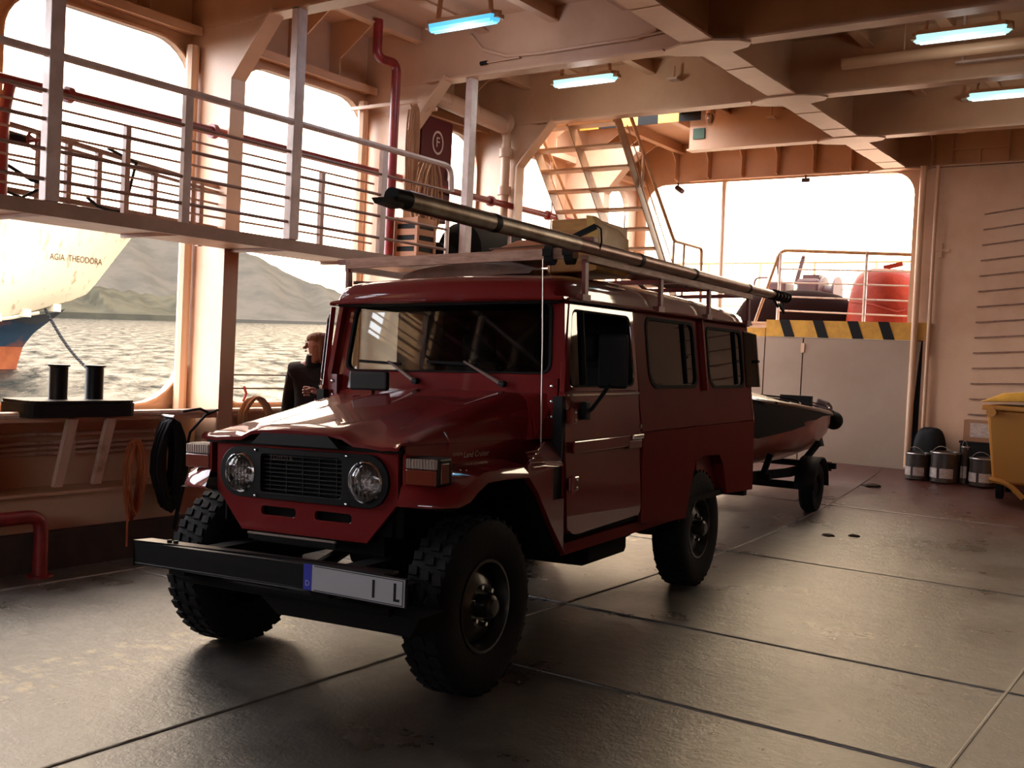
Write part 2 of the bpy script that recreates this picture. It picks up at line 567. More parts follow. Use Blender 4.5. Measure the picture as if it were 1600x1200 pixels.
def empty(name, label=None, cat=None, loc=(0, 0, 0), group=None, rz=0.0, kind=None):
    o = bpy.data.objects.new(name, None)
    COL.objects.link(o)
    o.location = loc
    o.rotation_euler = (0, 0, rz)
    o.empty_display_size = 0.1
    return tag(o, label, cat, group, kind)


def tag(o, label=None, cat=None, group=None, kind=None):
    if label:
        o['label'] = label
    if cat:
        o['category'] = cat
    if group:
        o['group'] = group
    if kind:
        o['kind'] = kind
    return o


def struct(o, label=None):
    o['kind'] = 'structure'
    if label:
        o['label'] = label
    return o


def share(src, name, parent, loc=(0, 0, 0), rot=None):
    o = src.copy()
    o.name = name
    COL.objects.link(o)
    o.parent = parent
    o.location = loc
    if rot:
        o.rotation_euler = rot
    return o


def copy_tree(o, parent=None):
    c = o.copy()
    COL.objects.link(c)
    c.parent = parent
    for ch in [k for k in COL.objects if k.parent == o]:
        copy_tree(ch, c)
    return c


def text_mb(body, size, font_xf, depth=0.004, align='CENTER'):
    """flat lettering as a mesh: font_xf maps (x, y, d) of the text plane to 3-D"""
    cu = bpy.data.curves.new('lettering', 'FONT')
    cu.body = body
    cu.size = size
    cu.align_x = align
    cu.align_y = 'CENTER'
    cu.resolution_u = 3
    to = bpy.data.objects.new('lettering', cu)
    COL.objects.link(to)
    dg = bpy.context.evaluated_depsgraph_get()
    me = bpy.data.meshes.new_from_object(to.evaluated_get(dg))
    mb = MB()
    n = len(me.vertices)
    mb.add([font_xf(v.co.x, v.co.y, depth) for v in me.vertices], [tuple(p.vertices) for p in me.polygons])
    bpy.data.objects.remove(to)
    bpy.data.curves.remove(cu)
    bpy.data.meshes.remove(me)
    return mb


def fz(y):                                   # the deck's sheer: it rises towards the stern
    return 0.0139 * max(0.0, y - 7.5) ** 2


# ================================================================== SETTING
FR = [-7.1, -5.2, -3.4, -1.5, 0.35, 1.75, 3.5, 5.46, 7.5, 9.29, 11.14, 13.03]      # web frames / deck beams
XP, XS = -7.0, 4.2                         # shell plating, port and starboard
ZC = 4.5                                    # deckhead

# ---- floor
mb = MB()
ys = [-9 + 0.5 * i for i in range(45)]
rings = [[(XP, y, fz(y) - 0.04), (XS, y, fz(y) - 0.04), (XS, y, fz(y) - 0.12), (XP, y, fz(y) - 0.12)] for y in ys]
mb.loft(rings, True, True, smooth=False)
floor = struct(mb.build('floor', 'kerb'), 'worn steel car deck of a ferry')
xs_ = [-7.0, -6.05, -3.45, -0.87, 1.7, 4.2]
ys_ = [-9.0, -6.2, -3.5, -0.9, 1.8, 4.41, 5.73, 8.3, 10.9, 13.4]
for i in range(len(xs_) - 1):
    for j in range(len(ys_) - 1):
        a, b, c, d = xs_[i] + .003, xs_[i + 1] - .003, ys_[j] + .003, ys_[j + 1] - .003
        n = 8 if d > 7.5 else 1
        mb = MB()
        yy = [c + (d - c) * k / n for k in range(n + 1)]
        mb.loft([[(a, y, fz(y)), (b, y, fz(y)), (b, y, fz(y) - .035), (a, y, fz(y) - .035)] for y in yy], True, True, smooth=False)
        mb.build('deck_plate', 'floor', floor)
for x in xs_[1:-1]:
    mb = MB()
    mb.tube([(x, y, fz(y) - 0.002) for y in [-9 + 0.8 * i for i in range(28)]], 0.0095, 8)
    mb.build('weld_bead', 'floor', floor)
for y in ys_[1:-1]:
    mb = MB()
    mb.tube([(XP + .3, y, fz(y) - 0.002), (XS - .3, y, fz(y) - 0.002)], 0.0095, 8)
    mb.build('weld_bead', 'floor', floor)

# ---- port and starboard walls
WIN = [(1.95, 3.42), (3.90, 5.47), (5.92, 7.47), (8.50, 9.24), (9.72, 10.86), (11.6, 12.7), (0.45, 1.65)]  # last opening is out of view, added to light the near deck


def side_wall(name, X, sgn, label, wins):
    """sgn = +1: the ship's inside lies towards +X of this shell"""
    root = struct(empty(name), label)

    def mp(a, b, d):
        return (X - sgn * d, a, b)
    bounds = [-9.0] + FR[1:] + [13.6]
    for i in range(len(bounds) - 1):
        y0, y1 = bounds[i], bounds[i + 1]
        holes = [rrect(p, q, 1.05, 3.88, [0.45, 0.36, 0.30, 0.12], 7) for p, q in wins if p > y0 - .02 and q < y1 + .02]
        holes = [h for h in holes]
        mb = MB()
        hh = [[(min(max(a, y0 + .01), y1 - .01), b) for a, b in h] for h in holes]
        mb.plate([(y0, 0.0), (y1, 0.0), (y1, ZC), (y0, ZC)], hh, mp, 0.014)
        mb.build('shell_panel', 'cream', root)
        for h in hh:
            mb = MB()
            n = len(h)
            ca, cb = sum(p[0] for p in h) / n, sum(p[1] for p in h) / n
            mb.loft([[mp(ca + (a - ca) * k, cb + (b - cb) * k, d) for a, b in h] for k, d in
                     ((1.0, -.05), (1.0, .02), (1.012, .02), (1.012, -.05))], True, False, True, smooth=False)
            mb.build('window_rim', 'cream', root)
    for k, y in enumerate(FR):
        if y < -6 or y > 13:
            continue
        xi = X + sgn * 0.6
        mb = MB()
        poly = [(X, 0.0), (xi, 0.0), (xi, 3.56), (xi + sgn * 0.40, 4.0), (xi + sgn * .40, 4.1), (X, 4.1)]
        mb.plate(poly, [], lambda a, b, d: (a, y + d, b), 0.012)
        mb.build('web_plate', 'cream', root)
        mb = MB()
        mb.box(xi - .01, xi + .01, y - .10, y + .04, 0.0, 3.56)
        mb.build('frame_flange', 'cream', root)
        mb = MB()
        mb.bar((xi, y - .03, 3.55), (xi + sgn * .42, y - .03, 4.02), 0.14, 0.018, (-sgn, 0, 1))
        mb.build('knee_flange', 'cream', root)
    # vertical stiffeners and knees above the windows
    for i in range(1, len(FR) - 1):
        y0, y1 = FR[i], FR[i + 1]
        if y1 < 1:
            continue
        mb = MB()
        mb.box(min(X, X + sgn * .15), max(X, X + sgn * .15), y0 + .02, y1 - .02, 3.965, 3.98)
        mb.box(min(X + sgn * .14, X + sgn * .155), max(X + sgn * .14, X + sgn * .155), y0 + .02, y1 - .02, 3.94, 4.01)
        mb.build('stringer', 'cream', root)
        for q in range(3):
            y = y0 + (y1 - y0) * (q + 1) / 4
            mb = MB()
            mb.plate([(X, 3.98), (X + sgn * .13, 3.98), (X + sgn * .13, 4.17), (X + sgn * .62, 4.5), (X, 4.5)], [], lambda a, b, d: (a, y + d, b), 0.014)
            mb.build('knee_plate', 'cream', root)
    # inner bulwark lining below the windows
    for i in range(1, len(FR) - 1):
        y0, y1 = FR[i] + .02, FR[i + 1] - .06
        if y1 < 0.5 or y0 > 12.5:
            continue
        a, b = (X, X + sgn * .6)
        for nm, mt, bx in (('bulwark_cap', 'cream', (X + .0, b, .975, 1.0)), ('bulwark_lining', 'cream', (X + sgn * .28, X + sgn * .30, .5, .975)),
                           ('bulwark_ledge', 'cream', (X + sgn * .28, b, .49, .51)), ('bulwark_skirt', 'cream', (X + sgn * .52, X + sgn * .54, .25, .49)),
                           ('kerb', 'kerb', (X + sgn * .05, b + sgn * .03, -.03 + max(fz(y0), 0), .25))):
            mb = MB()
            mb.box(min(bx[0], bx[1]), max(bx[0], bx[1]), y0, y1, bx[2], bx[3])
            mb.build(nm, mt, root)
        mb = MB()
        mb.tube([(b - sgn * .03, y0, 1.02), (b - sgn * .03, y1, 1.02)], 0.025, 8)
        mb.build('bulwark_rail', 'white_rail', root)
    return root


wall_port = side_wall('wall_port', XP, 1, 'cream port side plating with large rounded openings', WIN)
wall_star = side_wall('wall_starboard', XS, -1, 'cream starboard side plating', [])

# pipes added for the light and dark strips beside the big openings
mb = MB()
mb.tube([(-6.9, 5.40, 1.0), (-6.9, 5.40, 3.86)], 0.05, 8)
mb.build('strip_pipe', 'cream', wall_port)
mb = MB()
mb.tube([(-6.9, 7.36, 1.0), (-6.9, 7.36, 3.86)], 0.05, 8)
mb.build('strip_pipe', 'cream', wall_port)

# ---- ceiling
ceiling = struct(empty('ceiling'), 'cream deckhead with deep welded beams')
HX0, HX1, HY0, HY1 = -6.75, -5.42, 9.42, 11.0
for i in range(len(FR) - 1):
    y0, y1 = FR[i], FR[i + 1]
    if i == 0:
        y0 = -9
    mb = MB()
    holes = []
    if abs(y0 - 9.29) < .01:
        holes = [[(HX0, HY0), (HX1, HY0), (HX1, HY1), (HX0, HY1)]]
    mb.plate([(XP, y0), (XS, y0), (XS, y1), (XP, y1)], holes, lambda a, b, d: (a, b, ZC + d), 0.02)
    mb.build('deckhead_plate', 'cream', ceiling)
GX = -3.5
for i, y in enumerate(FR):
    if i == 0:
        continue
    x0 = XP if abs(y - 11.14) > .01 else -5.35
    for (a, b) in ((x0, XS if y < 13 else -.75),):
        mb = MB()
        mb.box(a, b, y - .008, y + .008, 4.0, ZC)
        mb.build('beam_web', 'cream', ceiling)
    for (a, b) in ((max(x0, -6.2), GX - .34), (GX + .34, XS - .5 if y < 13 else -.75)):
        mb = MB()
        mb.box(a, b, y - .075, y + .075, 3.985, 4.0)
        mb.build('beam_flange', 'cream', ceiling)
    # lozenge doubler plate where beam and girder cross
    mb = MB()
    oc = [(-.36, 0), (-.30, -.09), (-.12, -.17), (.12, -.17), (.30, -.09), (.36, 0), (.30, .09), (.12, .17), (-.12, .17), (-.30, .09)]
    mb.plate([(GX + a, y + b) for a, b in oc], [], lambda a, b, d: (a, b, 3.972 + d), 0.016)
    mb.build('doubler_plate', 'cream', ceiling)
for i in range(1, len(FR) - 1):
    y0, y1 = FR[i], FR[i + 1]
    mb = MB()
    mb.box(GX - .008, GX + .008, y0 + .01, y1 - .01, 4.0, ZC)
    mb.build('girder_web', 'cream', ceiling)
    n = 4 if y0 > 9 else (3 if y0 > 7 else 2)
    for k in range(n):
        a = y0 + .17 + (y1 - y0 - .34) * k / n
        b = y0 + .17 + (y1 - y0 - .34) * (k + 1) / n
        mb = MB()
        mb.box(GX - .125, GX + .125, a + .004, b - .004, 3.985 - .004 * (k % 2), 4.0)
        mb.build('girder_flange', 'cream', ceiling)
sx_ = [-6.35, -5.62, -4.9, -4.2, -2.8, -2.1, -1.4, -.7, 0, .7, 1.4, 2.1, 2.8, 3.5]
for x in sx_:
    for i in range(1, len(FR) - 1):
        y0, y1 = FR[i] + .01, FR[i + 1] - .01
        if y1 < 1.8 or (x < -5.3 and abs(y0 - 9.30) < .02):
            continue
        mb = MB()
        mb.box(x - .005, x + .005, y0, y1, 4.38, ZC)
        mb.box(x - .045, x + .045, y0, y1, 4.365, 4.38)
        mb.build('stiffener', 'cream', ceiling)

# hatch coaming with hazard stripes at the head of the stair
mb = MB()
for bx in ((HX0 - .01, HX0 + .01, HY0, HY1), (HX1 - .01, HX1 + .01, HY0, HY1), (HX0, HX1, HY0 - .01, HY0 + .01)):
    mb.box(bx[0], bx[1], bx[2], bx[3], 4.40, 4.6)
mb.build('hatch_coaming', 'cream', ceiling)
for k in range(6):
    a = HX0 + (HX1 - HX0 + .25) * k / 6
    b = HX0 + (HX1 - HX0 + .25) * (k + 1) / 6
    mb = MB()
    mb.box(a, b, HY1 + .0, HY1 + .02, 4.31, 4.42)
    mb.build('hazard_stripe', 'yellow' if k % 2 == 0 else 'black', ceiling)

# ---- stern wall: two openings either side of a solid casing
wall_stern = struct(empty('wall_stern'), 'cream stern bulkhead with wide openings and slotted casing')
YS = 13.03


def mst(a, b, d):
    return (a, YS + d, b)


mb = MB()
mb.plate([(XP, 2.12), (-3.1, 2.12), (-3.1, ZC), (XP, ZC)], [rrect(XP + .15, -3.30, 2.14, 3.965, [0.02, .28, .28, 0.02], 7)], mst, 0.016)
mb.build('stern_plate', 'cream', wall_stern)
mb = MB()
mb.plate([(.2, 1.2), (XS, 1.2), (XS, ZC), (.6, ZC), (.6, 2.9), (.2, 2.9)], [], mst, 0.016)
mb.build('stern_plate', 'cream', wall_stern)
mb = MB()
mb.box(.2, XS, YS, YS + .02, .2, 1.2)
mb.build('stern_plate', 'cream', wall_stern)
mb = MB()
mb.box(-3.1, .2, YS - .02, YS + .02, 0.2, 2.9)
mb.box(-3.1, -.75, YS - .02, YS + .02, 2.9, 4.0)
mb.build('casing_plate', 'cream', wall_stern)
mb = MB()
mb.box(-3.1, -.75, YS - .005, YS + .02, 4.0, ZC)
mb.build('stern_plate', 'cream', wall_stern)
# long slots cut in the casing, slightly out of level
for k in range(15):
    z = .95 + .1765 * k
    x0 = -2.56 + .004 * k
    mb = MB()
    rise = .035 + .010 * k
    mb.bar((x0, YS - .028, z), (x0 + 1.25, YS - .028, z + rise), 0.02, 0.014)
    mb.build('slot_lip', 'brown_rail', wall_stern)
# strip of knees over the stern opening
for k in range(8):
    x = -6.4 + .47 * k
    mb = MB()
    mb.plate([(YS, 3.99), (YS - .12, 4.02), (YS - .12, 4.25), (YS - .35, 4.5), (YS, 4.5)], [], lambda a, b, d: (x + d, a, b), 0.014)
    mb.build('knee_plate', 'cream', wall_stern)
for x0, x1, z0, z1 in ((-2.9, -2.88, 4.02, 4.4), (-2.3, -2.28, 4.02, 4.4), (-2.9, -2.3, 4.17, 4.19), (-2.6, -2.58, 3.95, 4.17), (-1.6, -1.58, 4.02, 4.4)):
    mb = MB()
    mb.box(x0, x1, YS - .05, YS - .02, z0, z1)
    mb.build('bulkhead_stiffener', 'cream', wall_stern)
mb = MB()
mb.box(-3.1, -.75, YS - .06, YS - .02, 3.985, 4.01)
mb.build('bulkhead_stiffener', 'cream', wall_stern)
# pipes and post at the edge of the stern opening
for x, r in ((-3.19, .038), (-3.03, .022)):
    mb = MB()
    mb.tube([(x, YS - .08, .45), (x, YS - .08, 4.0)], r, 10)
    mb.build('corner_pipe', 'cream', wall_stern)
mb = MB()
mb.tube([(-5.72, YS + .05, 2.15), (-5.74, YS + .05, 4.0)], 0.035, 8)
mb.build('pillar', 'cream', wall_stern)
mb = MB()
mb.box(-3.02, -2.86, YS - .05, YS - .02, 3.0, 3.03)
mb.box(-2.97, -2.94, YS - .06, YS - .02, 2.93, 3.10)
mb.build('latch', 'cream', wall_stern)

# unseen white leaf added to the casing to reflect in the car's side
added_panel = struct(MB().box(-.95, -.25, YS - .06, YS - .02, .55, 2.0).build('added_panel', 'panel_white'), 'unseen white panel added to the casing for reflections')
mb = MB()
mb.tube([(-.35, YS - .07, 1.25), (-.35, YS - .11, 1.25), (-.45, YS - .11, 1.25)], .012, 8)
mb.build('door_handle', 'steel', added_panel)

# ---- bow wall out of view; its high opening is added to light the stern
mb = MB()
mb.plate([(XP, 0), (XS, 0), (XS, ZC), (XP, ZC)], [rrect(-3.0, 3.6, 2.9, 3.95, .2, 5)], lambda a, b, d: (a, -9.05 + d, b), .03)
wall_bow = struct(mb.build('wall_bow', 'cream'), 'cream bow bulkhead with an added light opening under the deckhead')

# ---- raised mooring platform at the stern
platform = struct(empty('trim_1'), 'raised mooring platform with a hazard striped edge')
MB().box(-7.0, -3.06, YS + .03, 20, 2.02, 2.13).build('platform_plate', 'cream_dirty', platform)
MB().box(-5.03, -3.06, YS - .04, YS + .0, 1.955, 2.165).build('platform_edge', 'yellow', platform)
for k, (a, sl) in enumerate(((-4.83, .1), (-4.40, .1), (-3.97, .1), (-3.60, .1))):
    mb = MB()
    mb.hexa([(a + .05, YS - .046, 1.953), (a + .18, YS - .046, 1.953), (a + .18, YS - .03, 1.953), (a + .05, YS - .03, 1.953),
             (a - .03, YS - .046, 2.168), (a + .10, YS - .046, 2.168), (a + .10, YS - .03, 2.168), (a - .03, YS - .03, 2.168)])
    mb.build('hazard_stripe', 'black', platform)
MB().box(-3.05, -3.02, YS - .05, YS - .01, 1.78, 2.165).build('edge_bracket', 'yellow', platform)
MB().box(-5.3, -5.05, YS - .02, YS + .02, 1.93, 2.06).build('platform_edge', 'yellow', platform)

# white closing panels below the platform
def wpanel(x0, x1, xr, z0, z1, name, lab):
    mb = MB()
    mb.hexa([(x0, YS - .03, z0), (xr, YS - .03, z0), (xr, YS - .005, z0), (x0, YS - .005, z0),
             (x0, YS - .03, z1), (x1, YS - .03, z1), (x1, YS - .005, z1), (x0, YS - .005, z1)])
    return struct(mb.build(name, 'panel_white'), lab)


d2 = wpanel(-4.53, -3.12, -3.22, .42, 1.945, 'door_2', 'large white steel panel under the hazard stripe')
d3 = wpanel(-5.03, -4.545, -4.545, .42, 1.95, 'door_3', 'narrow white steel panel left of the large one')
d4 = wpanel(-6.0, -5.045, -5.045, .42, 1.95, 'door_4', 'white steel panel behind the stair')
MB().box(-6.0, -3.2, YS + .002, YS + .025, .42, 1.95).build('light_stop', 'kerb')  # added backing plate, blocks light through the panel gaps
struct(bpy.data.objects['light_stop'], 'dark backing plate added to stop light between the white panels')
for z in (1.82, .7):
    MB().box(-4.56, -4.515, YS - .045, YS - .03, z - .06, z + .06).build('hinge', 'cream', d3)
MB().box(-3.22, -3.06, YS + .0, YS + .03, .2, 1.96).build('trim_2', 'black')
struct(bpy.data.objects['trim_2'], 'dark gap beside the white panel')
MB().box(-6.0, -3.1, YS - .02, YS + .02, .2, .43).build('trim_3', 'kerb')  # dark strip stands in for the shadow gap below the panels
struct(bpy.data.objects['trim_3'], 'dark strip for the shadow gap under the white panels')
MB().box(-7.0, -6.0, YS - .02, YS + .02, .2, 2.14).build('trim_4', 'cream')
struct(bpy.data.objects['trim_4'], 'cream plate beside the white panels')

# ================================================================== OUTSIDE
mb = MB()
mb.add([(-4000, -3000, 0), (400, -3000, 0), (400, 4000, 0), (-4000, 4000, 0)], [(0, 1, 2, 3)])
sea = mb.build('sea', 'sea')
sea.location = (0, 0, -2.6)
sea.rotation_euler = (math.atan(.0325), 0, 0)
struct(sea, 'rippled grey sea reflecting the bright sky')


def ridge(name, mat, pts, base, depth, label, seed):
    """pts: crest points; base: shoreline points; the slope between is folded into gullies"""
    rnd = random.Random(seed)
    N = 60
    NR = 14

    def lerp(arr, t):
        t = t * (len(arr) - 1)
        i = min(int(t), len(arr) - 2)
        return Vector(arr[i]).lerp(Vector(arr[i + 1]), t - i)
    ph = [rnd.uniform(0, 6.28) for _ in range(6)]
    rings = []
    for i in range(N + 1):
        t = i / N
        c, b = lerp(pts, t), lerp(base, t)
        ring = []
        for j in range(NR + 1):
            s = j / NR
            p = b.lerp(c, s)
            g = sum(math.sin(t * (23 + 17 * k) + ph[k] + s * (2 + k)) / (k + 1.5) for k in range(5))
            p = p + Vector((0.8, -0.55, 0)) * g * 22 * math.sin(PI * s)
            p.z += g * 2.5 * s + (rnd.uniform(-1.2, 1.2) if s > .9 else 0)
            ring.append(p)
        back = c + Vector((-.8, .6, 0)) * depth
        ring.append(Vector((back.x, back.y, b.z - 20)))
        ring.append(Vector((b.x, b.y, b.z - 30)))
        rings.append(ring)
    o = MB().loft(rings, True, True).build(name, mat)
    return struct(o, label)


def dirp(az, el, d):
    a, e = math.radians(az), math.radians(el)
    return (-d * math.sin(a), d * math.cos(a), 1.561 + d * math.tan(e))


far_top = [dirp(70, 6.0, 1600), dirp(62, 5.9, 1600), dirp(57, 5.6, 1600), dirp(54.4, 5.25, 1600), dirp(51.5, 5.0, 1600), dirp(49.3, 4.72, 1600), dirp(47.4, 4.1, 1600),
           dirp(45.7, 3.38, 1600), dirp(44.3, 2.95, 1600), dirp(43.4, 2.6, 1600), dirp(41.5, 2.35, 1600), dirp(39, 1.9, 1600)]
ridge('hillside', 'hill_far', far_top, [dirp(az, .9 + (62 - az) * .021, 1250) for az in (70, 62, 57, 54.4, 51.5, 49.3, 47.4, 45.7, 44.3, 43.4, 41.5, 39)], 300,
      'grey hillside across the water with haze put into its colour', 3)
ridge('headland', 'hill_near', [dirp(62, 1.3, 1120), dirp(58.5, 1.9, 1120), dirp(56, 2.35, 1120), dirp(54, 2.3, 1120), dirp(52, 1.95, 1120), dirp(50.5, 1.5, 1120), dirp(49.5, 1.22, 1120)],
      [dirp(az, 1.0 + (60 - az) * .024, 1000) for az in (62, 58.5, 56, 54, 52, 50.5, 49.5)], 100, 'lower scrubby headland in front of the hill', 5)

# ---- the moored ferry ahead: a flared bow
ship = empty('ferry', 'rust streaked white ferry bow moored across the water at left', 'ship', (-69.0, 49.3, -0.95))
EX = Vector((-.56, -.828, 0))                 # from the stem aft
SIDE = Vector((.828, -.56, 0))                # towards us


def stem(z):                                  # distance of the stem aft of the bow tip, z above the water
    T = [(-2.5, 8.0), (0.0, 7.7), (1.4, 7.35), (2.4, 6.7), (3.2, 5.8), (3.95, 5.0), (4.25, 4.6), (4.9, 3.7), (5.8, 2.9), (10.2, 0.0), (11.5, -.8)]
    for (a, b), (c, d) in zip(T, T[1:]):
        if z <= c:
            return b + (d - b) * max(0, (z - a)) / (c - a)
    return T[-1][1]


def knz(s):                                    # knuckle height along the hull
    T = [(0, 6.2), (2.9, 5.55), (3.6, 4.9), (5.3, 4.05), (8.5, 3.2), (11.0, 2.85), (40, 2.6)]
    for (a, b), (c, d) in zip(T, T[1:]):
        if s <= c:
            return b + (d - b) * (s - a) / (c - a)
    return 2.6


def hull_pt(s, z, off=0.0):
    q = max(0.0, s - stem(z))
    Bm = 5.2 if z > 3 else 3.2 + .66 * max(z, -1)
    b = Bm * (1 - math.exp(-q / (3.4 + .12 * max(0, 8 - z)))) + off
    return EX * s + SIDE * b + Vector((0, 0, z))


def hull_strip(z0f, z1f, s0, n, m, mirror=1):
    rings = []
    for i in range(n + 1):
        t = (i / n) ** 1.6
        ring = []
        for j in range(m + 1):
            u = j / m
            z = z0f(s0 + t * 34) + (z1f(s0 + t * 34) - z0f(s0 + t * 34)) * u
            s = max(stem(z), 0) + t * 34
            z = z0f(s) + (z1f(s) - z0f(s)) * u
            s = stem(z) + t * 34
            p = hull_pt(s, z)
            if mirror < 0:
                p = p - SIDE * 2 * (p.dot(SIDE))
            ring.append(p)
        rings.append(ring)
    return rings


def hz_red(s):
    return 1.35


for nm, mt, lo, hi, s0 in (('upper_hull', 'sea_hull_white', knz, lambda s: 10.4, 2.0), ('boot_topping', 'sea_hull_blue', hz_red, knz, 6.0),
                           ('bottom_paint', 'sea_hull_red', lambda s: -2.5, hz_red, 9.0)):
    mb = MB()
    mb.loft(hull_strip(lo, hi, s0, 26, 8, 1), False, False)
    mb.loft(hull_strip(lo, hi, s0, 26, 8, -1), False, False)
    mb.build(nm, mt, ship)
mb = MB()
for k in range(12):
    p = hull_pt(3 + 2.5 * k, 10.4)
    q = p - SIDE * 2 * p.dot(SIDE)
    p2 = hull_pt(3 + 2.5 * (k + 1), 10.4)
    q2 = p2 - SIDE * 2 * p2.dot(SIDE)
    mb.add([p, p2, q2, q], [(0, 1, 2, 3)])
mb.build('foredeck', 'sea_hull_white', ship)
mb = MB()
r = []
for i in range(14):
    s = 6.3 + i * .5
    c = hull_pt(s, knz(s) + .12, .06)
    r.append(c)
mb.tube(r, .13, 6)
mb.build('rubbing_strake', 'sea_hull_white', ship)
for s in (5.3, 7.2, 9.0, 10.4):
    c = hull_pt(s, knz(s) + .3, .05)
    mb = MB()
    mb.box(c.x - .35, c.x + .35, c.y - .3, c.y + .3, c.z - .3, c.z + .25)
    mb.build('fairlead', 'sea_hull_white', ship)
# recess under the knuckle with the anchor chain
mb = MB()
for i in range(10):
    t = i / 9
    s = 4.6 + t * 3.4
    z = knz(s) - .08
    a, b = hull_pt(s, z, .05), hull_pt(s, z - .55 * math.sin(PI * t) - .02, .05)
    if i:
        mb.add([pa, a, b, pb], [(0, 1, 2, 3)])
    pa, pb = a, b
mb.build('hawse_recess', 'black', ship)
L0 = hull_pt(5.9, 4.2, .1)
mb = MB()
_e = Vector((-70.4, 47.5, -.75)) - Vector((-69, 49.3, -.95)) + Vector((8, -5.6, -.3))
for i in range(46):
    p = L0.lerp(_e, i / 46) - Vector((0, 0, 1)) * .5 * math.sin(PI * i / 46)
    q = L0.lerp(_e, (i + 1.15) / 46) - Vector((0, 0, 1)) * .5 * math.sin(PI * (i + 1.15) / 46)
    mb.bar(p, q, .22 if i % 2 else .08, .08 if i % 2 else .22)
mb.build('anchor_chain', 'black', ship)


def nm_xf(x, y, d):
    s = 3.90 - x * .66
    z = 7.85 + y
    return hull_pt(s, z, .05)


text_mb('AGIA  THEODORA', .62, nm_xf).build('ship_name', 'rust_text', ship)
mb = MB()
for s0 in (9.2, 10.4):
    for i in range(4):
        a, b = hull_pt(s0 + i * .25, 9.9, .04), hull_pt(s0 + (i + 1) * .25, 9.9, .04)
        c, d = hull_pt(s0 + (i + 1) * .25, 10.2, .04), hull_pt(s0 + i * .25, 10.2, .04)
        mb.add([a, b, c, d], [(0, 1, 2, 3)])
mb.build('bow_marking', 'black', ship)
MB().box(-14, -9.5, -14, -9, 10.4, 13.0).build('deckhouse', 'sea_hull_white', ship)

# ================================================================== PORT SIDE FITTINGS
# ---- catwalk above the bulwark
cw = empty('catwalk', 'long cream side walkway with railing running above the bulwark at left', 'walkway', (-6.1, 4.0, 2.25))
CWO = Vector((-6.1, 4.0, 2.25))


def L(p, o=CWO):
    return tuple(Vector(p) - o)


def lbox(mb, o, x0, x1, y0, y1, z0, z1):
    return mb.box(x0 - o.x, x1 - o.x, y0 - o.y, y1 - o.y, z0 - o.z, z1 - o.z)


lbox(MB(), CWO, -5.76, -5.74, -1.0, 8.3, 2.237, 2.322).build('fascia', 'shade_brown', cw)
lbox(MB(), CWO, -6.42, -5.765, -1.0, 8.3, 2.262, 2.275).build('deck_plate', 'shade_brown', cw)
for y in (0.6, 1.6, 2.6, 3.53, 4.48, 5.43, 6.40, 7.4):
    lbox(MB(), CWO, -6.40, -5.77, y - .02, y + .02, 2.238, 2.261).build('bearer', 'shade_brown', cw)
for y in (1.6, 3.53, 5.43, 7.52):
    mb = MB()
    lbox(mb, CWO, -5.79, -5.72, y - .045, y + .045, 2.323, 4.0)
    mb.build('stanchion', 'grey_cream', cw, bevel=.004)
for y in (0.6, 2.55, 4.48, 6.40):
    lbox(MB(), CWO, -5.775, -5.735, y - .03, y + .03, 2.323, 3.16).build('rail_post', 'grey_cream', cw)
mb = MB()
mb.tube(arcpath([L((-5.745, -1, 3.169)), L((-5.745, 7.26, 3.169)), L((-5.745, 7.28, 2.953))], .09), .025, 8)
mb.build('hand_rail', 'grey_cream', cw)
for z in (2.953, 2.791, 2.62, 2.447):
    mb = MB()
    mb.tube([L((-5.75, -1, z)), L((-5.75, 7.27, z))], .0125, 6)
    mb.build('rail_bar', 'rail_shade', cw)
for z in (3.01, 2.837, 2.662, 2.485):
    mb = MB()
    mb.tube([L((-6.40, -1, z)), L((-6.40, 7.0, z))], .009, 6)
    mb.build('rail_bar', 'rail_shade', cw)
for y in (2.6, 4.49, 6.37):
    lbox(MB(), CWO, -6.425, -6.385, y - .02, y + .02, 2.276, 3.01).build('rail_post', 'rail_shade', cw)
mb = MB()
mb.tube(arcpath([L((-5.75, 7.24, 2.72)), L((-5.75, 8.2, 2.70)), L((-5.75, 8.2, 2.3))], .05), .018, 8)
mb.build('hand_rail', 'grey_cream', cw)
for y in (7.25, 8.75):
    mb = MB()
    mb.tube([L((-5.75, y, 2.276)), L((-5.75, y, 2.72))], .02, 8)
    mb.build('rail_post', 'white_rail', cw)
mb = MB()
mb.tube(arcpath([L((-5.75, 8.2, 2.70)), L((-5.75, 10.2, 2.70))], .05), .018, 8)
mb.build('hand_rail', 'white_rail', cw)
lbox(MB(), CWO, -6.9, -5.78, 8.3, 10.7, 2.20, 2.262).build('landing_plate', 'shade_brown', cw)
lbox(MB(), CWO, -6.9, -5.25, 10.7, 11.45, 2.20, 2.262).build('landing_plate', 'shade_brown', cw)

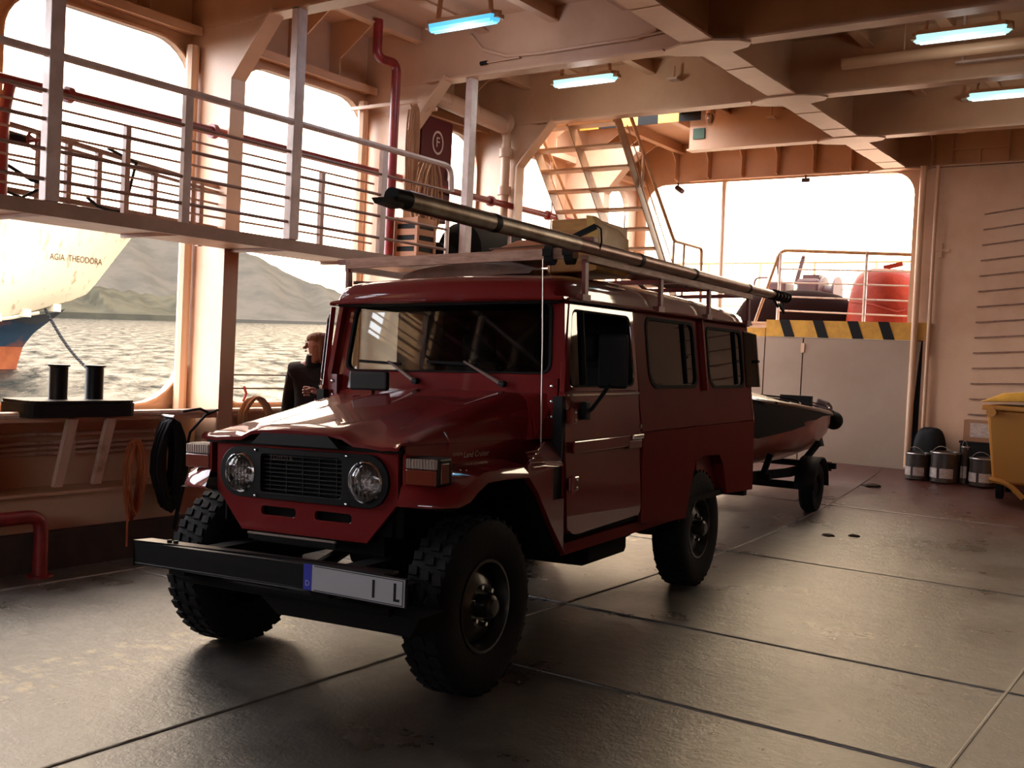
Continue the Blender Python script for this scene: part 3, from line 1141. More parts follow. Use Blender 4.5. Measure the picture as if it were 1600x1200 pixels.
# ---- fire main: red pipe through the frames, with a riser
o = Vector((-6.5, 5.0, 3.143))
pipe = empty('fire_main', 'dark red fire main pipe running along the side above the walkway', 'pipe', o)
mb = MB()
mb.tube([L((-6.5, -1, 3.143), o), L((-6.5, 11.0, 3.143), o)], .034, 10)
mb.build('main_pipe', 'red_pipe', pipe)
mb = MB()
mb.tube(arcpath([L((-6.30, 7.12, 2.35), o), L((-6.30, 7.12, 4.09), o), L((-6.30, 6.86, 4.07), o), L((-6.30, 6.86, 4.4), o)], .09), .042, 10)
mb.build('riser_pipe', 'red_pipe', pipe)
mb = MB()
mb.tube(arcpath([L((-6.5, 3.70, 3.14), o), L((-6.5, 3.66, 2.9), o), L((-6.5, 3.66, 2.3), o)], .06), .036, 10)
mb.build('drop_pipe', 'red_pipe', pipe)
for y in (2.4, 4.1, 5.3, 8.9, 10.0):
    mb = MB()
    mb.cyl(L((-6.5, y - .02, 3.143), o), L((-6.5, y + .02, 3.143), o), .055, 12)
    mb.build('pipe_flange', 'red_pipe', pipe)

# ---- rusty rack stowed outboard of the walkway with a valve wheel
o = Vector((-6.62, 4.4, 2.276))
rack = empty('gangway_frame', 'rusty brown folded gangway frame lying outboard of the walkway rail', 'frame', o)
for y, zt in ((3.40, 2.93), (3.74, 2.90), (3.98, 2.88), (4.19, 2.865), (4.42, 2.845), (4.63, 2.825), (4.88, 2.80), (5.22, 2.78)):
    lbox(MB(), o, -6.64, -6.60, y - .018, y + .018, 2.44, zt).build('frame_post', 'brown_rail', rack)
mb = MB()
mb.bar(L((-6.62, 2.6, 2.99), o), L((-6.62, 5.68, 2.735), o), .035, .03)
mb.build('top_rail', 'brown_rail', rack)
mb = MB()
mb.bar(L((-6.62, 2.6, 2.93), o), L((-6.62, 5.6, 2.70), o), .03, .02)
mb.build('top_rail', 'brown_rail', rack)
mb = MB()
mb.bar(L((-6.62, 2.6, 2.50), o), L((-6.62, 5.5, 2.43), o), .035, .035)
mb.build('bottom_rail', 'brown_rail', rack)
mb = MB()
mb.bar(L((-6.62, 2.6, 2.70), o), L((-6.62, 5.5, 2.62), o), .025, .012)
mb.build('middle_rail', 'brown_rail', rack)
for y in (2.8, 5.3):
    mb = MB()
    lbox(mb, o, -6.64, -6.60, y - .018, y + .018, 2.276, 2.96 if y < 3 else 2.76)
    mb.build('frame_post', 'brown_rail', rack)
o = Vector((-6.52, 3.88, 2.80))
hw = empty('valve', 'dark red valve handwheel on the rusty frame at the far left', 'valve', o)
mb = MB()
ring = [(.02, .058 * math.cos(a), .058 * math.sin(a)) for a in [2 * PI * k / 20 for k in range(20)]]
mb.tube(ring, .009, 6, closed=True)
for a in (.5, 2.6, 4.7):
    mb.bar((.02, 0, 0), (.02, .055 * math.cos(a), .055 * math.sin(a)), .010, .010)
mb.build('handwheel', 'red_pipe', hw)
MB().cyl((-.08, 0, 0), (.03, 0, 0), .012, 8).build('spindle', 'red_pipe', hw)
MB().sphere((-.06, -.07, .0), .05, .07, .04).build('valve_body', 'black', hw)
mb = MB()
mb.tube([(-6.50, 3.60, 2.64), (-6.50, 3.72, 2.60), (-6.50, 3.86, 2.54), (-6.50, 3.99, 2.53)], .012, 6)
mb.tube([(-6.50, 3.66, 2.52), (-6.50, 3.70, 2.44), (-6.50, 3.80, 2.42), (-6.50, 3.93, 2.50)], .010, 6)
tag(mb.build('cable', 'black_rope'), 'black cable draped over the rusty frame at the far left', 'cable')
mb = MB()
mb.tube([(-6.56, 4.30, 2.50), (-6.56, 4.38, 2.45), (-6.56, 4.50, 2.43), (-6.56, 4.58, 2.44), (-6.56, 4.62, 2.55), (-6.56, 4.68, 2.80), (-6.56, 4.45, 2.86)], .012, 6)
tag(mb.build('rope', 'black_rope'), 'black rope hanging in the rusty gangway frame', 'rope')
o = Vector((-6.2, 3.86, 2.277))
sb = empty('plastic_tray', 'small yellowish white tray on the walkway at the far left', 'tray', o)
mb = MB()
mb.box(-.06, .06, -.10, .10, 0, .012)
for a in (-.10, .09):
    mb.box(-.06, .06, a, a + .01, .012, .10)
for a in (-.06, .05):
    mb.box(a, a + .01, -.09, .09, .012, .10)
mb.build('tray_body', 'label', sb)
MB().bar((-.07, -.03, .02), (-.07, .03, .10), .012, .03).build('dark_band', 'black', sb)

# ---- bitts: black double bollard on its shelf
o = Vector((-6.5, 4.2, 1.0))
bt = empty('mooring_bitts', 'black double mooring bollard on a shelf over the bulwark', 'bollard', o)
pts = rrect(-.20, .20, -.42, .40, .10, 5)
mb = MB()
mb.plate([(a, b) for a, b in pts], [], lambda a, b, d: (a, b, .01 + d), .09)
mb.build('base_box', 'black', bt)
mb = MB()
mb.plate([(a * 1.02, b * .97) for a, b in pts], [], lambda a, b, d: (a, b, .102 + d), .018)
mb.build('base_lid', 'black', bt)
for y in (-.10, .17):
    mb = MB()
    mb.lathe([(.062, .12), (.060, .13), (.060, .335), (.072, .340), (.072, .352), (.0005, .354)], Matrix.Translation((0, y, 0)), 20)
    b = mb.build('bollard_post', 'black_gloss', bt)
for y in (-.06, .23):
    mb = MB()
    mb.hexa([(.05, y - .10, -.46), (.09, y - .10, -.46), (.09, y - .04, -.46), (.05, y - .04, -.46),
             (.10, y - .04, -.005), (.14, y - .04, -.005), (.14, y + .03, -.005), (.10, y + .03, -.005)])
    mb.build('support_leg', 'cream_dirty', bt)

# ---- conduits along the bulwark
for k, z in enumerate((.868, .81, .774, .737)):
    o = Vector((-6.66, 4.2, z))
    c = empty('conduit', ['uppermost pipe on the bulwark lining below the bollard', 'second pipe down on the bulwark lining', 'third pipe down on the bulwark lining', 'lowest of the four bulwark pipes'][k],
              'pipe', o, 'pipes on the bulwark')
    MB().tube([(0, -3.0, 0), (0, 1.06, 0)], .013, 8).build('pipe_run', 'cream_dirty', c)
    for y in (-1.6, .12, .8):
        MB().box(-.016, .018, y - .018, y + .018, -.016, .016).build('pipe_clip', 'cream_dirty', c)

# ---- red pipe hoop on the deck
o = Vector((-6.25, 3.86, 0))
hp = empty('pipe_hoop', 'dark red bent pipe hoop on the deck at the left edge', 'pipe', o)
MB().tube(arcpath([(0, -1.3, 0), (0, -1.3, .39), (0, 0, .39), (0, 0, .0)], .10), .045, 10).build('hoop', 'red_pipe', hp)
for y in (-1.3, 0):
    MB().cyl((0, y, 0), (0, y, .012), .08, 12).build('foot_flange', 'red_pipe', hp)


def coil(name, mat, label, cat, o, w, h, turns, r, tail, seed, spread=.05, dense=False):
    rnd = random.Random(seed)
    root = empty(name, label, cat, o)
    mb = MB()
    pts = []
    for t in range(turns):
        dx, dh, dw = rnd.uniform(-spread, spread) * .6, rnd.uniform(-.10, .10) * h, rnd.uniform(.30 if dense else .75, 1.05)
        for k in range(14):
            a = 2 * PI * k / 14
            yy = math.sin(a) * w * .5 * dw * (1 - .45 * max(0, math.cos(a)))
            zz = -h * .5 + math.cos(a) * (h * .5 + (dh if math.cos(a) < 0 else 0))
            pts.append((dx + .015 * math.sin(a * 2), yy + dx * .4, zz))
    mb.tube(pts, r, 6)
    mb.build('coil_turns', mat, root)
    mb = MB()
    mb.tube(tail, r, 6)
    mb.build('loose_end', mat, root)
    return root


coil('rope_coil', 'orange_rope', 'orange rope coil hanging on the bulwark beside the dark hose', 'rope', Vector((-6.33, 4.60, .84)), .14, .52, 5, .0085,
     [(0, -.03, -.1), (.02, -.06, -.4), (.03, -.07, -.6), (.02, -.06, -.74)], 3)
coil('hose_coil', 'black_rope', 'thick black hose coil hanging on the bulwark', 'hose', Vector((-6.32, 4.86, .98)), .27, .62, 14, .016,
     [(0, .02, 0), (.03, .11, -.2), (.03, .12, -.5), (.02, .06, -.8)], 4, .08, True)
MB().cyl((-6.40, 4.86, 1.0), (-6.26, 4.86, 1.0), .012, 8).build('hook', 'steel', bpy.data.objects['hose_coil'])
bpy.data.objects['hook'].location = -Vector((-6.32, 4.86, .98))
mb = MB()
mb.tube([(-6.37, 5.02, 1.03), (-6.34, 5.15, 1.05), (-6.36, 5.24, 1.02), (-6.33, 5.31, 1.04), (-6.36, 5.22, 1.0), (-6.33, 5.06, .88), (-6.34, 5.03, .70)], .010, 6)
tag(mb.build('lashing_line', 'black_rope'), 'thin dark line lashed to the bulwark rail by the frame', 'rope')
coil('rope_coil', 'tan_rope', 'tan rope coil hung over the bulwark rail below the second opening near the person', 'rope', Vector((-6.37, 5.72, 1.13)), .30, .30, 9, .013,
     [(0, .12, -.05), (0, .14, -.25)], 6)
# guard rails across the second opening
o = Vector((-7.0, 6.7, 1.0))
gr = empty('guard_rail', 'thin dark guard rail across the second opening behind the person', 'railing', o)
for z in (.28, .164):
    MB().tube([(0, -.8, z), (0, .8, z)], .008, 6).build('rail_bar', 'kerb', gr)
for y in (-.79, -.08, .79):
    MB().tube([(0, y, 0), (0, y, .28)], .008, 6).build('rail_post', 'kerb', gr)
mb = MB()
mb.tube([(-7.0, 6.14, 1.18), (-6.98, 6.15, 1.12), (-7.0, 6.14, 1.06), (-6.98, 6.15, 1.02)], .012, 6)
tag(mb.build('tied_rope', 'orange_bag'), 'short orange rope tail tied to the guard rail', 'rope')

# ---- fire cabinet, ropes, crates beyond the second frame
o = Vector((-6.72, 8.02, 2.82))
fc = empty('fire_hose_cabinet', 'dark red fire hose cabinet with a white ringed letter F', 'cabinet', o)
MB().box(-.17, .17, -.25, .25, 0, 1.0).build('cabinet_body', 'red_cab', fc, bevel=.01)
MB().box(.172, .186, -.235, .235, .015, .985).build('cabinet_door', 'red_cab', fc)
cf = Vector((.187, .01, .76))
mb = MB()
rg = [[(cf.x + dx, cf.y + rr * .085 * math.cos(a), cf.z + rr * .115 * math.sin(a)) for rr, dx in ((1, 0), (1, .004), (.82, .004), (.82, 0))] for a in [2 * PI * k / 28 for k in range(28)]]
mb.loft(rg, True, False, True, smooth=False)
mb.build('emblem_ring', 'white_letter', fc)
text_mb('F', .14, lambda x, y, d: (cf.x + .004, cf.y + x, cf.z + y)).build('emblem_letter', 'white_letter', fc)
MB().box(.188, .20, .17, .20, .42, .52).build('door_latch', 'steel', fc)
coil('rope_coil', 'tan_rope', 'large bunch of tan ropes hanging below the fire cabinet', 'rope', Vector((-6.2, 7.50, 3.30)), .34, .74, 12, .011,
     [(0, .0, 0), (.02, -.10, -.4), (.02, -.16, -.9)], 8, .09, True)
coil('rope_coil', 'tan_rope', 'thin tan ropes hanging left of the fire cabinet', 'rope', Vector((-6.2, 7.26, 3.75)), .10, .95, 6, .009,
     [(0, 0, 0), (0, .03, -.5), (0, .0, -.9)], 9, .06)
MB().bar((-6.98, 7.50, 3.76), (-6.15, 7.52, 3.76), .03, .03).build('rope_peg', 'cream', wall_port)
MB().bar((-6.98, 7.27, 3.78), (-6.15, 7.27, 3.78), .03, .03).build('rope_peg', 'cream', wall_port)
o = Vector((-6.15, 7.30, 2.276))
cr = empty('plastic_crate', 'orange slatted plastic crate on the walkway below the tan ropes', 'crate', o)
for z in (0, .10, .20, .30, .40):
    mb = MB()
    for a in (-.13, .12):
        mb.box(-.13, .13, a, a + .01, z, z + .055)
    for a in (-.13, .12):
        mb.box(a, a + .01, -.12, .12, z, z + .055)
    mb.build('slat_band', 'crate', cr)
for a in (-.13, .11):
    for b in (-.13, .11):
        MB().box(a - .004, a + .024, b - .004, b + .024, 0, .46).build('corner_post', 'crate', cr)
MB().box(-.12, .12, -.12, .12, .0, .42).build('dark_contents', 'black', cr)
o = Vector((-6.25, 7.62, 2.276))
pl = empty('timber_post', 'upright tan timber board leaning behind the walkway ropes', 'board', o)
MB().box(-.03, .03, -.06, .06, 0, .62).build('board', 'timber', pl)
# big black fenders on the landing
for (y, x, r, ln, lab) in ((8.55, -6.3, .27, .9, 'big black rubber fender lying on the landing beside the ropes'),
                           (7.95, -6.35, .16, .3, 'smaller black rubber fender left of the big one')):
    o = Vector((x, y, 2.276 + r))
    f = empty('rubber_fender', lab, 'fender', o)
    mb = MB()
    mb.lathe([(r * .05, -ln * .62), (r * .6, -ln * .60), (r, -ln * .45), (r, ln * .45), (r * .6, ln * .60), (r * .05, ln * .62)],
             Matrix.Rotation(-PI / 2, 4, 'X'), 20)
    mb.build('fender_body', 'rubber', f)
    for s in (-1, 1):
        rr = [(.045 * math.cos(a), s * (ln * .62 + .03), .045 * math.sin(a)) for a in [2 * PI * k / 12 for k in range(12)]]
        MB().tube(rr, .012, 6, closed=True).build('end_eye', 'rubber', f)

# ---- vent pipe with flange below the deckhead
o = Vector((-6.55, 8.7, 4.0))
vp = empty('vent_pipe', 'large cream pipe with bolted flange below the deckhead', 'pipe', o)
MB().tube([(0, -.9, .03), (0, .42, -.03)], .085, 12).build('pipe_run', 'cream_dirty', vp)
for y in (-.2, .42):
    MB().cyl((0, y, 0), (0, y + .05, -.002), .12, 14).build('pipe_flange', 'cream_dirty', vp)
MB().tube(arcpath([(0, .45, -.03), (0, .50, -.12), (0, .50, -.95), (0, .50, -1.7)], .08), .05, 10).build('down_pipe', 'cream', vp)
MB().tube([(0.02, .62, -.1), (0.02, .62, -1.7)], .03, 10).build('down_pipe', 'cream', vp)
for z in (-.35, -.75):
    MB().cyl((0, .50, z), (0, .50, z + .09), .075, 12).build('pipe_coupling', 'cream', vp)

# ================================================================== STAIR
o = Vector((-5.9, 10.9, 2.262))
st = empty('ship_stair', 'steep cream steel stair with open treads rising to the deck hatch', 'stairs', o)
A0, A1 = Vector((0, 9.42, 4.06)), Vector((0, 11.0, 2.262))
for x in (-5.36, -5.92, -6.46):
    mb = MB()
    mb.bar(L((x, A0.y, A0.z), o), L((x, A1.y, A1.z), o), .012, .13, (0, .7, .7))
    mb.build('stringer', 'stair_paint', st)
for k in range(9):
    t = (k + .35) / 9.2
    p = A0.lerp(A1, t)
    for a, b in ((-5.91, -5.37), (-6.45, -5.93)):
        lbox(MB(), o, a, b, p.y - .09, p.y + .09, p.z - .022, p.z).build('tread', 'stair_paint', st)
for x in (-5.33, -6.48):
    mb = MB()
    mb.tube(arcpath([L((x, 9.66, 4.10), o), L((x, 10.83, 2.93), o), L((x, 11.57, 2.925), o), L((x, 11.62, 2.262), o)], .05), .02, 8)
    mb.build('stair_hand_rail', 'stair_ochre', st)
    for dz, dy in ((.0, .10), (.0, .20)):
        mb = MB()
        mb.tube([L((x, 9.66 - dy * .5, 4.06 - dy * .8), o), L((x, 10.98 - dy * .5, 2.72 - dy * 1.6), o)], .007, 6)
        mb.build('stair_rail_bar', 'stair_ochre', st)
    for y0, z0, z1 in ((10.0, 3.40, 3.74), (10.83, 2.45, 2.93)):
        MB().tube([L((x, y0, z0), o), L((x, y0, z1), o)], .016, 8).build('stair_rail_post', 'stair_ochre', st)
    MB().tube([L((x, 11.10, 2.262), o), L((x, 11.10, 2.92), o)], .016, 8).build('stair_rail_post', 'stair_ochre', st)
MB().box(-5.30, -5.16, 11.115, 11.13, 4.12, 4.24).build('exit_sign', 'green_sign')
bpy.data.objects['exit_sign'].location = (0, 0, 0)
tag(bpy.data.objects['exit_sign'], 'small green sign on the beam beside the stair hatch', 'sign')

# ================================================================== STERN DECK THINGS
o = Vector((-4.0, 12.95, 2.13))
sr = empty('stern_railing', 'white tube railing on the hazard striped platform edge', 'railing', o)
lbox(MB(), o, -3.255, -3.145, 13.06, 13.10, 2.13, 3.02).build('end_post', 'white_rail', sr)
for x in (-3.83, -4.92):
    MB().tube([L((x, 13.08, 2.13), o), L((x, 13.08, 3.03), o)], .022, 8).build('rail_post', 'white_rail', sr)
MB().tube(arcpath([L((-3.1, 13.08, 2.97), o), L((-4.93, 13.08, 3.06), o), L((-5.22, 13.08, 2.13), o)], .10), .022, 8).build('top_rail', 'stair_ochre', sr)
for z in (2.79, 2.62, 2.44, 2.26):
    MB().tube([L((-3.1, 13.08, z - .02), o), L((-4.92, 13.08, z + .03), o)], .012, 6).build('rail_bar', 'white_rail', sr)
o = Vector((-5.6, 15.5, 2.13))
fr = empty('far_railing', 'thin railing at the far edge of the stern deck against the sky', 'railing', o)
for z in (1.02, .62, .35):
    MB().tube([(-2.2, 0, z), (2.3, 0, z)], .022 if z > .9 else .012, 6).build('rail_bar', 'stair_ochre', fr)
for x in (-2.2, -1.4, -.55, .3, 1.2, 2.2):
    MB().tube([(x, 0, 0), (x, 0, 1.02)], .018, 6).build('rail_post', 'stair_ochre', fr)
# winch
o = Vector((-5.28, 14.78, 2.13))
wn = empty('mooring_winch', 'dark red mooring winch behind the stern railing', 'winch', o)
MB().box(-.50, .45, -.25, .25, 0, .35).build('winch_bed', 'machine', wn, bevel=.02)
MB().box(-.38, -.12, -.2, .2, .35, .66).build('gear_case', 'machine', wn, bevel=.03)
MB().box(.04, .36, -.2, .2, .35, .70).build('motor_housing', 'machine', wn, bevel=.04)
MB().box(.10, .34, -.12, .12, .70, .76).build('motor_lid', 'machine', wn)
mb = MB()
mb.lathe([(.001, 0), (.22, 0), (.22, .03), (.10, .04), (.10, .18), (.22, .19), (.22, .22), (.001, .22)], Matrix.Translation((.36, 0, .52)) @ Matrix.Rotation(PI / 2, 4, 'Y'), 20)
mb.build('warping_drum', 'machine', wn)
for x, dx in ((-.22, -.07), (.0, .09)):
    MB().bar((x, -.1, .62), (x + dx, -.1, 1.0), .035, .05).build('brake_lever', 'machine', wn)
    MB().sphere((x + dx, -.1, 1.01), .03, n=8, m=6).build('lever_knob', 'machine', wn)
MB().tube(arcpath([(-.62, -.1, 0), (-.62, -.1, .72), (-.42, -.1, .72)], .1), .015, 6).build('winch_guard', 'machine', wn)


def lump(name, mat, label, cat, o, rx, ry, rz, seed, n=26, m=14, amp=.12, flat=.0, top=.6, child='sheet'):
    """a draped heap: squashed dome with folds, flat underneath"""
    rnd = random.Random(seed)
    ph = [rnd.uniform(0, 6.28) for _ in range(8)]
    root = empty(name, label, cat, o)
    rings = []
    for i in range(m + 1):
        s = i / m
        rr = math.cos(s * PI / 2) ** top
        zz = math.sin(s * PI / 2)
        ring = []
        for k in range(n):
            a = 2 * PI * k / n
            f = 1 + amp * (math.sin(3 * a + ph[0] + 2 * s) + .7 * math.sin(5 * a + ph[1] - 3 * s) + .5 * math.sin(9 * a + ph[2] + 5 * s)) * (1 - s * .6)
            ring.append((rx * rr * f * math.cos(a), ry * rr * f * math.sin(a), rz * (zz + .10 * amp * 4 * math.sin(2 * a + ph[3]) * s)))
        rings.append(ring)
    mb = MB()
    mb.loft(rings, True, True)
    mb.build(child, mat, root)
    return root


lump('tarpaulin_heap', 'tarp_dark', 'long dark tarpaulin heap behind the stern railing', 'tarpaulin', Vector((-4.98, 13.90, 2.13)), .84, .40, .47, 3, amp=.07, top=.5)
ob = lump('orange_bag', 'orange_bag', 'bulging orange tarpaulin bag at the right end of the stern railing', 'bag', Vector((-3.70, 13.65, 2.13)), .47, .36, .72, 5, amp=.06, top=.28, child='bag_sheet')
MB().tube([(-.40, -.24, .30), (-.1, -.37, .26), (.2, -.36, .18), (.42, -.18, .24)], .014, 6).build('tie_cord', 'orange_bag', ob)
MB().bar((-.05, -.1, .74), (.18, -.1, .79), .06, .05).build('bag_neck', 'orange_bag', ob)

# ---- bin, paint cans, box by the casing
o = Vector((-1.70, 12.2, fz(12.2)))
bn = empty('waste_bin', 'yellow plastic waste bin with a lid at the right edge', 'bin', o)
zb = -fz(12.2)
mb = MB()
mb.hexa([(-0.36, -.34, .16), (0.36, -.34, .16), (0.36, .34, .16), (-0.36, .34, .16), (-0.44, -.42, .92), (0.44, -.42, .92), (0.44, .42, .92), (-0.44, .42, .92)])
mb.build('bin_tub', 'bin_yellow', bn, bevel=.03)
mb = MB()
mb.box(-.48, .48, -.46, .46, .92, .97)
mb.build('bin_rim', 'bin_yellow', bn, bevel=.01)
mb = MB()
mb.hexa([(-.50, -.47, 1.0), (.50, -.47, 1.05), (.50, .47, 1.05), (-.50, .47, 1.0), (-.30, -.38, 1.10), (.34, -.38, 1.17), (.34, .38, 1.17), (-.30, .38, 1.10)])
mb.build('bin_lid', 'yellow', bn, bevel=.02)
for x in (-.29, .29):
    for y in (-.28, .28):
        MB().cyl((x - .03, y, .08), (x + .03, y, .08), .08, 12).build('castor', 'rubber', bn)
mb = MB()
mb.tube(arcpath([(-.38, -.38, .2), (-.20, -.39, .18), (-.05, -.39, .04)], .1), .03, 6)
mb.build('bin_foot_arch', 'bin_yellow', bn)
MB().cyl((-.38, -.44, .90), (-.38, -.50, .90), .05, 10).build('lid_trunnion', 'bin_yellow', bn)


def can(x, y, r, h, label, wide=.7):
    o = Vector((x, y, fz(y)))
    c = empty('paint_can', label, 'can', o, 'paint cans by the casing')
    MB().lathe([(.001, 0), (r * .98, 0), (r * .98, h * .94), (r * 1.03, h * .95), (r * 1.03, h), (r * .9, h), (r * .88, h * .97), (.001, h * .97)], None, 18).build('can_body', 'can', c)
    rr = [(r * 1.03 * math.cos(a), r * 1.03 * math.sin(a), h * .965) for a in [2 * PI * k / 18 for k in range(18)]]
    MB().tube(rr, .008, 6, closed=True).build('can_rim', 'steel', c)
    mb = MB()
    for (a0, a1) in (((-2.9, -1.9)), (-1.7, -.75)):
        rg = [[(r * k * math.cos(a), r * k * math.sin(a), z) for (k, z) in ((1.0, h * .14), (1.012, h * .14), (1.012, h * .46), (1.0, h * .46))] for a in [a0 + (a1 - a0) * i / 8 for i in range(9)]]
        mb.loft(rg, True, True, smooth=False)
    mb.build('can_label', 'label', c)
    MB().tube([(r * math.cos(a), r * 1.04 * math.sin(a) - .01, h * .9 + .10 * math.sin(b)) for a, b in [(-2.6 + 2.0 * k / 10, PI * k / 10) for k in range(11)]], .004, 5).build('can_handle', 'steel', c)
    return c


can(-2.99, 12.62, .13, .30, 'paint can nearest the white panel')
can(-2.69, 12.60, .155, .34, 'widest paint can, in the middle of the row')
can(-2.28, 12.60, .15, .31, 'paint can beside the yellow bin, below the cardboard box')
can(-2.485, 12.62, .042, .42, 'tall thin can behind the row of paint cans')
o = Vector((-2.34, 12.89, fz(12.89)))
bx = empty('storage_box', 'dark box behind the right paint can carrying a carton', 'box', o)
MB().box(-.24, .22, -.11, .10, 0, .40).build('box_body', 'black', bx, bevel=.01)
MB().box(-.25, .23, -.115, .105, .40, .425).build('box_lid', 'black', bx)
o = Vector((-2.35, 12.89, fz(12.89) + .425))
cb = empty('carton', 'open brown cardboard carton with a pale label on the dark box', 'carton', o)
mb = MB()
mb.box(-.20, .20, -.11, .10, 0, .01)
for a in (-.11, .09):
    mb.box(-.20, .20, a, a + .01, .01, .24)
for a in (-.20, .19):
    mb.box(a, a + .01, -.10, .09, .01, .24)
mb.build('carton_body', 'card', cb)
MB().box(-.13, .07, -.116, -.111, .05, .21).build('carton_label', 'label', cb)
o = Vector((-2.92, 12.86, fz(12.86)))
bg_ = lump('refuse_sack', 'black', 'black refuse sack behind the paint cans beside the white panel', 'sack', o, .19, .10, .54, 11, amp=.06, top=.35, child='sack')
for k, (x, y, s, lab) in enumerate(((-3.32, 12.0, .10, 'crumpled brown scrap on the deck near the white panel'), (-2.80, 9.65, .055, 'small dark scrap on the deck right of the trailer wheel'),
                                    (-3.0, 9.52, .06, 'dark scrap on the deck against the trailer wheel'))):
    lump('deck_scrap', 'bark', lab, 'scrap', Vector((x, y, fz(y) + .0)), s, s * .5, s * .35, 20 + k, 10, 5, .25, child='scrap')

# ================================================================== LAMPS AND DECKHEAD FITTINGS
def lamp(x, y, lab, mat, power, col):
    o = Vector((x, y, ZC))
    r = empty('tube_lamp', lab, 'lamp', o, 'tube lamps under the deckhead')
    hexo = [(-.36, 0), (-.31, -.065), (.31, -.065), (.36, 0), (.31, .065), (-.31, .065)]
    mb = MB()
    mb.plate(hexo, [], lambda a, b, d: (a, b, -.375 + d), .03)
    mb.build('housing', 'cream', r)
    mb = MB()
    mb.loft([[(a * .97, b * .97, -.375) for a, b in hexo], [(a * .96, b * .9, -.405) for a, b in hexo], [(a * .90, b * .6, -.425) for a, b in hexo]], True, True, smooth=False)
    mb.build('diffuser', mat, r)
    for s in (-1, 1):
        MB().bar((s * .26, 0, -.345), (s * .22, 0, 0), .05, .012).build('hanger', 'cream', r)
        MB().box(s * .335 - .02, s * .335 + .02, -.04, .04, -.40, -.37).build('end_clip', 'cream', r)
    for q in (-.022, .022):
        MB().tube([(-.30, q, -.418), (.30, q, -.418)], .013, 8).build('tube', mat + '_core', r)
    ld = bpy.data.lights.new('tube', 'POINT')
    ld.shadow_soft_size = .12
    ld.energy = power
    ld.color = col
    lo = bpy.data.objects.new('tube_light', ld)
    COL.objects.link(lo)
    lo.parent = r
    lo.location = (0, 0, -.56)
    return r


lamp(-5.10, 6.52, 'vivid blue tube lamp nearest the photographer, above the walkway', 'lamp_blue', 7, (.80, .82, 1))
lamp(-5.10, 8.36, 'pale cyan tube lamp before the stair', 'lamp_cyan', 5, (1, .93, .85))
lamp(-1.85, 8.38, 'pale cyan tube lamp at the upper right', 'lamp_cyan', 2.5, (1, .93, .85))
lamp(-1.85, 10.3, 'pale cyan tube lamp at the right edge, furthest aft', 'lamp_cyan', 2.5, (1, .93, .85))
# cable conduit clipped to the second beam, and a transverse pipe
o = Vector((-5.0, 7.47, 4.1))
cc = empty('beam_cable', 'cream cable pipe sagging along the face of the second beam', 'cable', o)
MB().tube([L((x, 7.465, z), o) for x, z in ((-5.75, 4.36), (-5.62, 4.22), (-5.35, 4.13), (-5.0, 4.115), (-4.5, 4.12), (-4.1, 4.12), (-3.93, 4.16), (-3.86, 4.26), (-3.84, 4.40))], .016, 8).build('cable_run', 'cream', cc)
MB().tube([L((x, 7.465, z), o) for x, z in ((-4.3, 4.125), (-3.98, 4.13), (-3.80, 4.14), (-3.78, 4.25), (-3.80, 4.40))], .011, 8).build('cable_run', 'cream', cc)
o = Vector((-5.55, 7.45, 4.05))
nz = empty('spray_nozzle', 'short pipe with a black nozzle on the second beam', 'nozzle', o)
MB().tube([(.0, 0, .045), (.34, 0, .05)], .009, 6).build('nozzle_pipe', 'cream', nz)
MB().cyl((-.07, 0, .043), (.0, 0, .045), .018, 8).build('nozzle_tip', 'black', nz)
o = Vector((-1.5, 8.9, 4.14))
tp = empty('sprinkler_pipe', 'long cream pipe hung below the deckhead at upper right', 'pipe', o)
MB().tube([(-1.4, 0, .0), (2.5, 0, .0)], .05, 10).build('pipe_run', 'cream', tp)
for x in (-.9, .3, 1.5):
    MB().bar((x, 0, 0), (x, 0, .36), .02, .006).build('pipe_hanger', 'cream', tp)
o = Vector((-1.3, 9.15, 4.08))
cn = empty('cable_tray', 'thin cable tray below the deckhead at upper right', 'tray', o)
MB().box(-.75, 2.0, -.03, .03, .02, .04).build('tray_channel', 'grey_cream', cn)
for x in (-.7, .1, .9):
    MB().box(x - .01, x + .01, -.01, .01, .04, .42).build('tray_hanger', 'grey_cream', cn)
for x, y, lab in ((-4.95, 11.0, 'caged deck light by the stair hatch'),):
    o = Vector((x, y - .2, 4.36))
    dl = empty('deck_light', lab, 'lamp', o)
    MB().lathe([(.05, 0), (.055, -.02), (.05, -.05)], None, 14, close_ends=True).build('lamp_base', 'cream', dl)
    MB().sphere((0, 0, -.10), .04, .04, .06, 12, 8).build('glass_dome', 'clearlens', dl)
    mb = MB()
    for a in (0, PI / 3, 2 * PI / 3):
        mb.tube([(.055 * math.cos(t) * math.cos(a), .055 * math.cos(t) * math.sin(a), -.05 - .125 * math.sin(t)) for t in [PI * k / 10 for k in range(11)]], .005, 5)
    mb.build('wire_cage', 'cream', dl)
labs = ['leftmost of the small brackets on the third beam', 'small bracket on the third beam, near the girder', 'small bracket on the fourth beam, near the hatch light',
        'small bracket on the fourth beam, middle', 'small bracket on the third beam right of the girder']
for k, (x, y) in enumerate(((-4.62, 9.22), (-3.95, 9.22), (-4.35, 11.07), (-3.9, 11.07), (-2.35, 11.07))):
    o = Vector((x, y, 4.28))
    b = empty('pipe_bracket', labs[k], 'bracket', o)
    MB().box(-.05, .05, -.06, .04, -.02, .0).build('bracket_plate', 'white_rail', b)
    MB().tube([(0, -.02, 0), (0, -.02, .11)], .012, 6).build('bracket_stem', 'cream', b)
o = Vector((-6.38, 13.0, 3.98))
hl = empty('flood_light', 'small dark floodlight hanging over the stern opening', 'lamp', o)
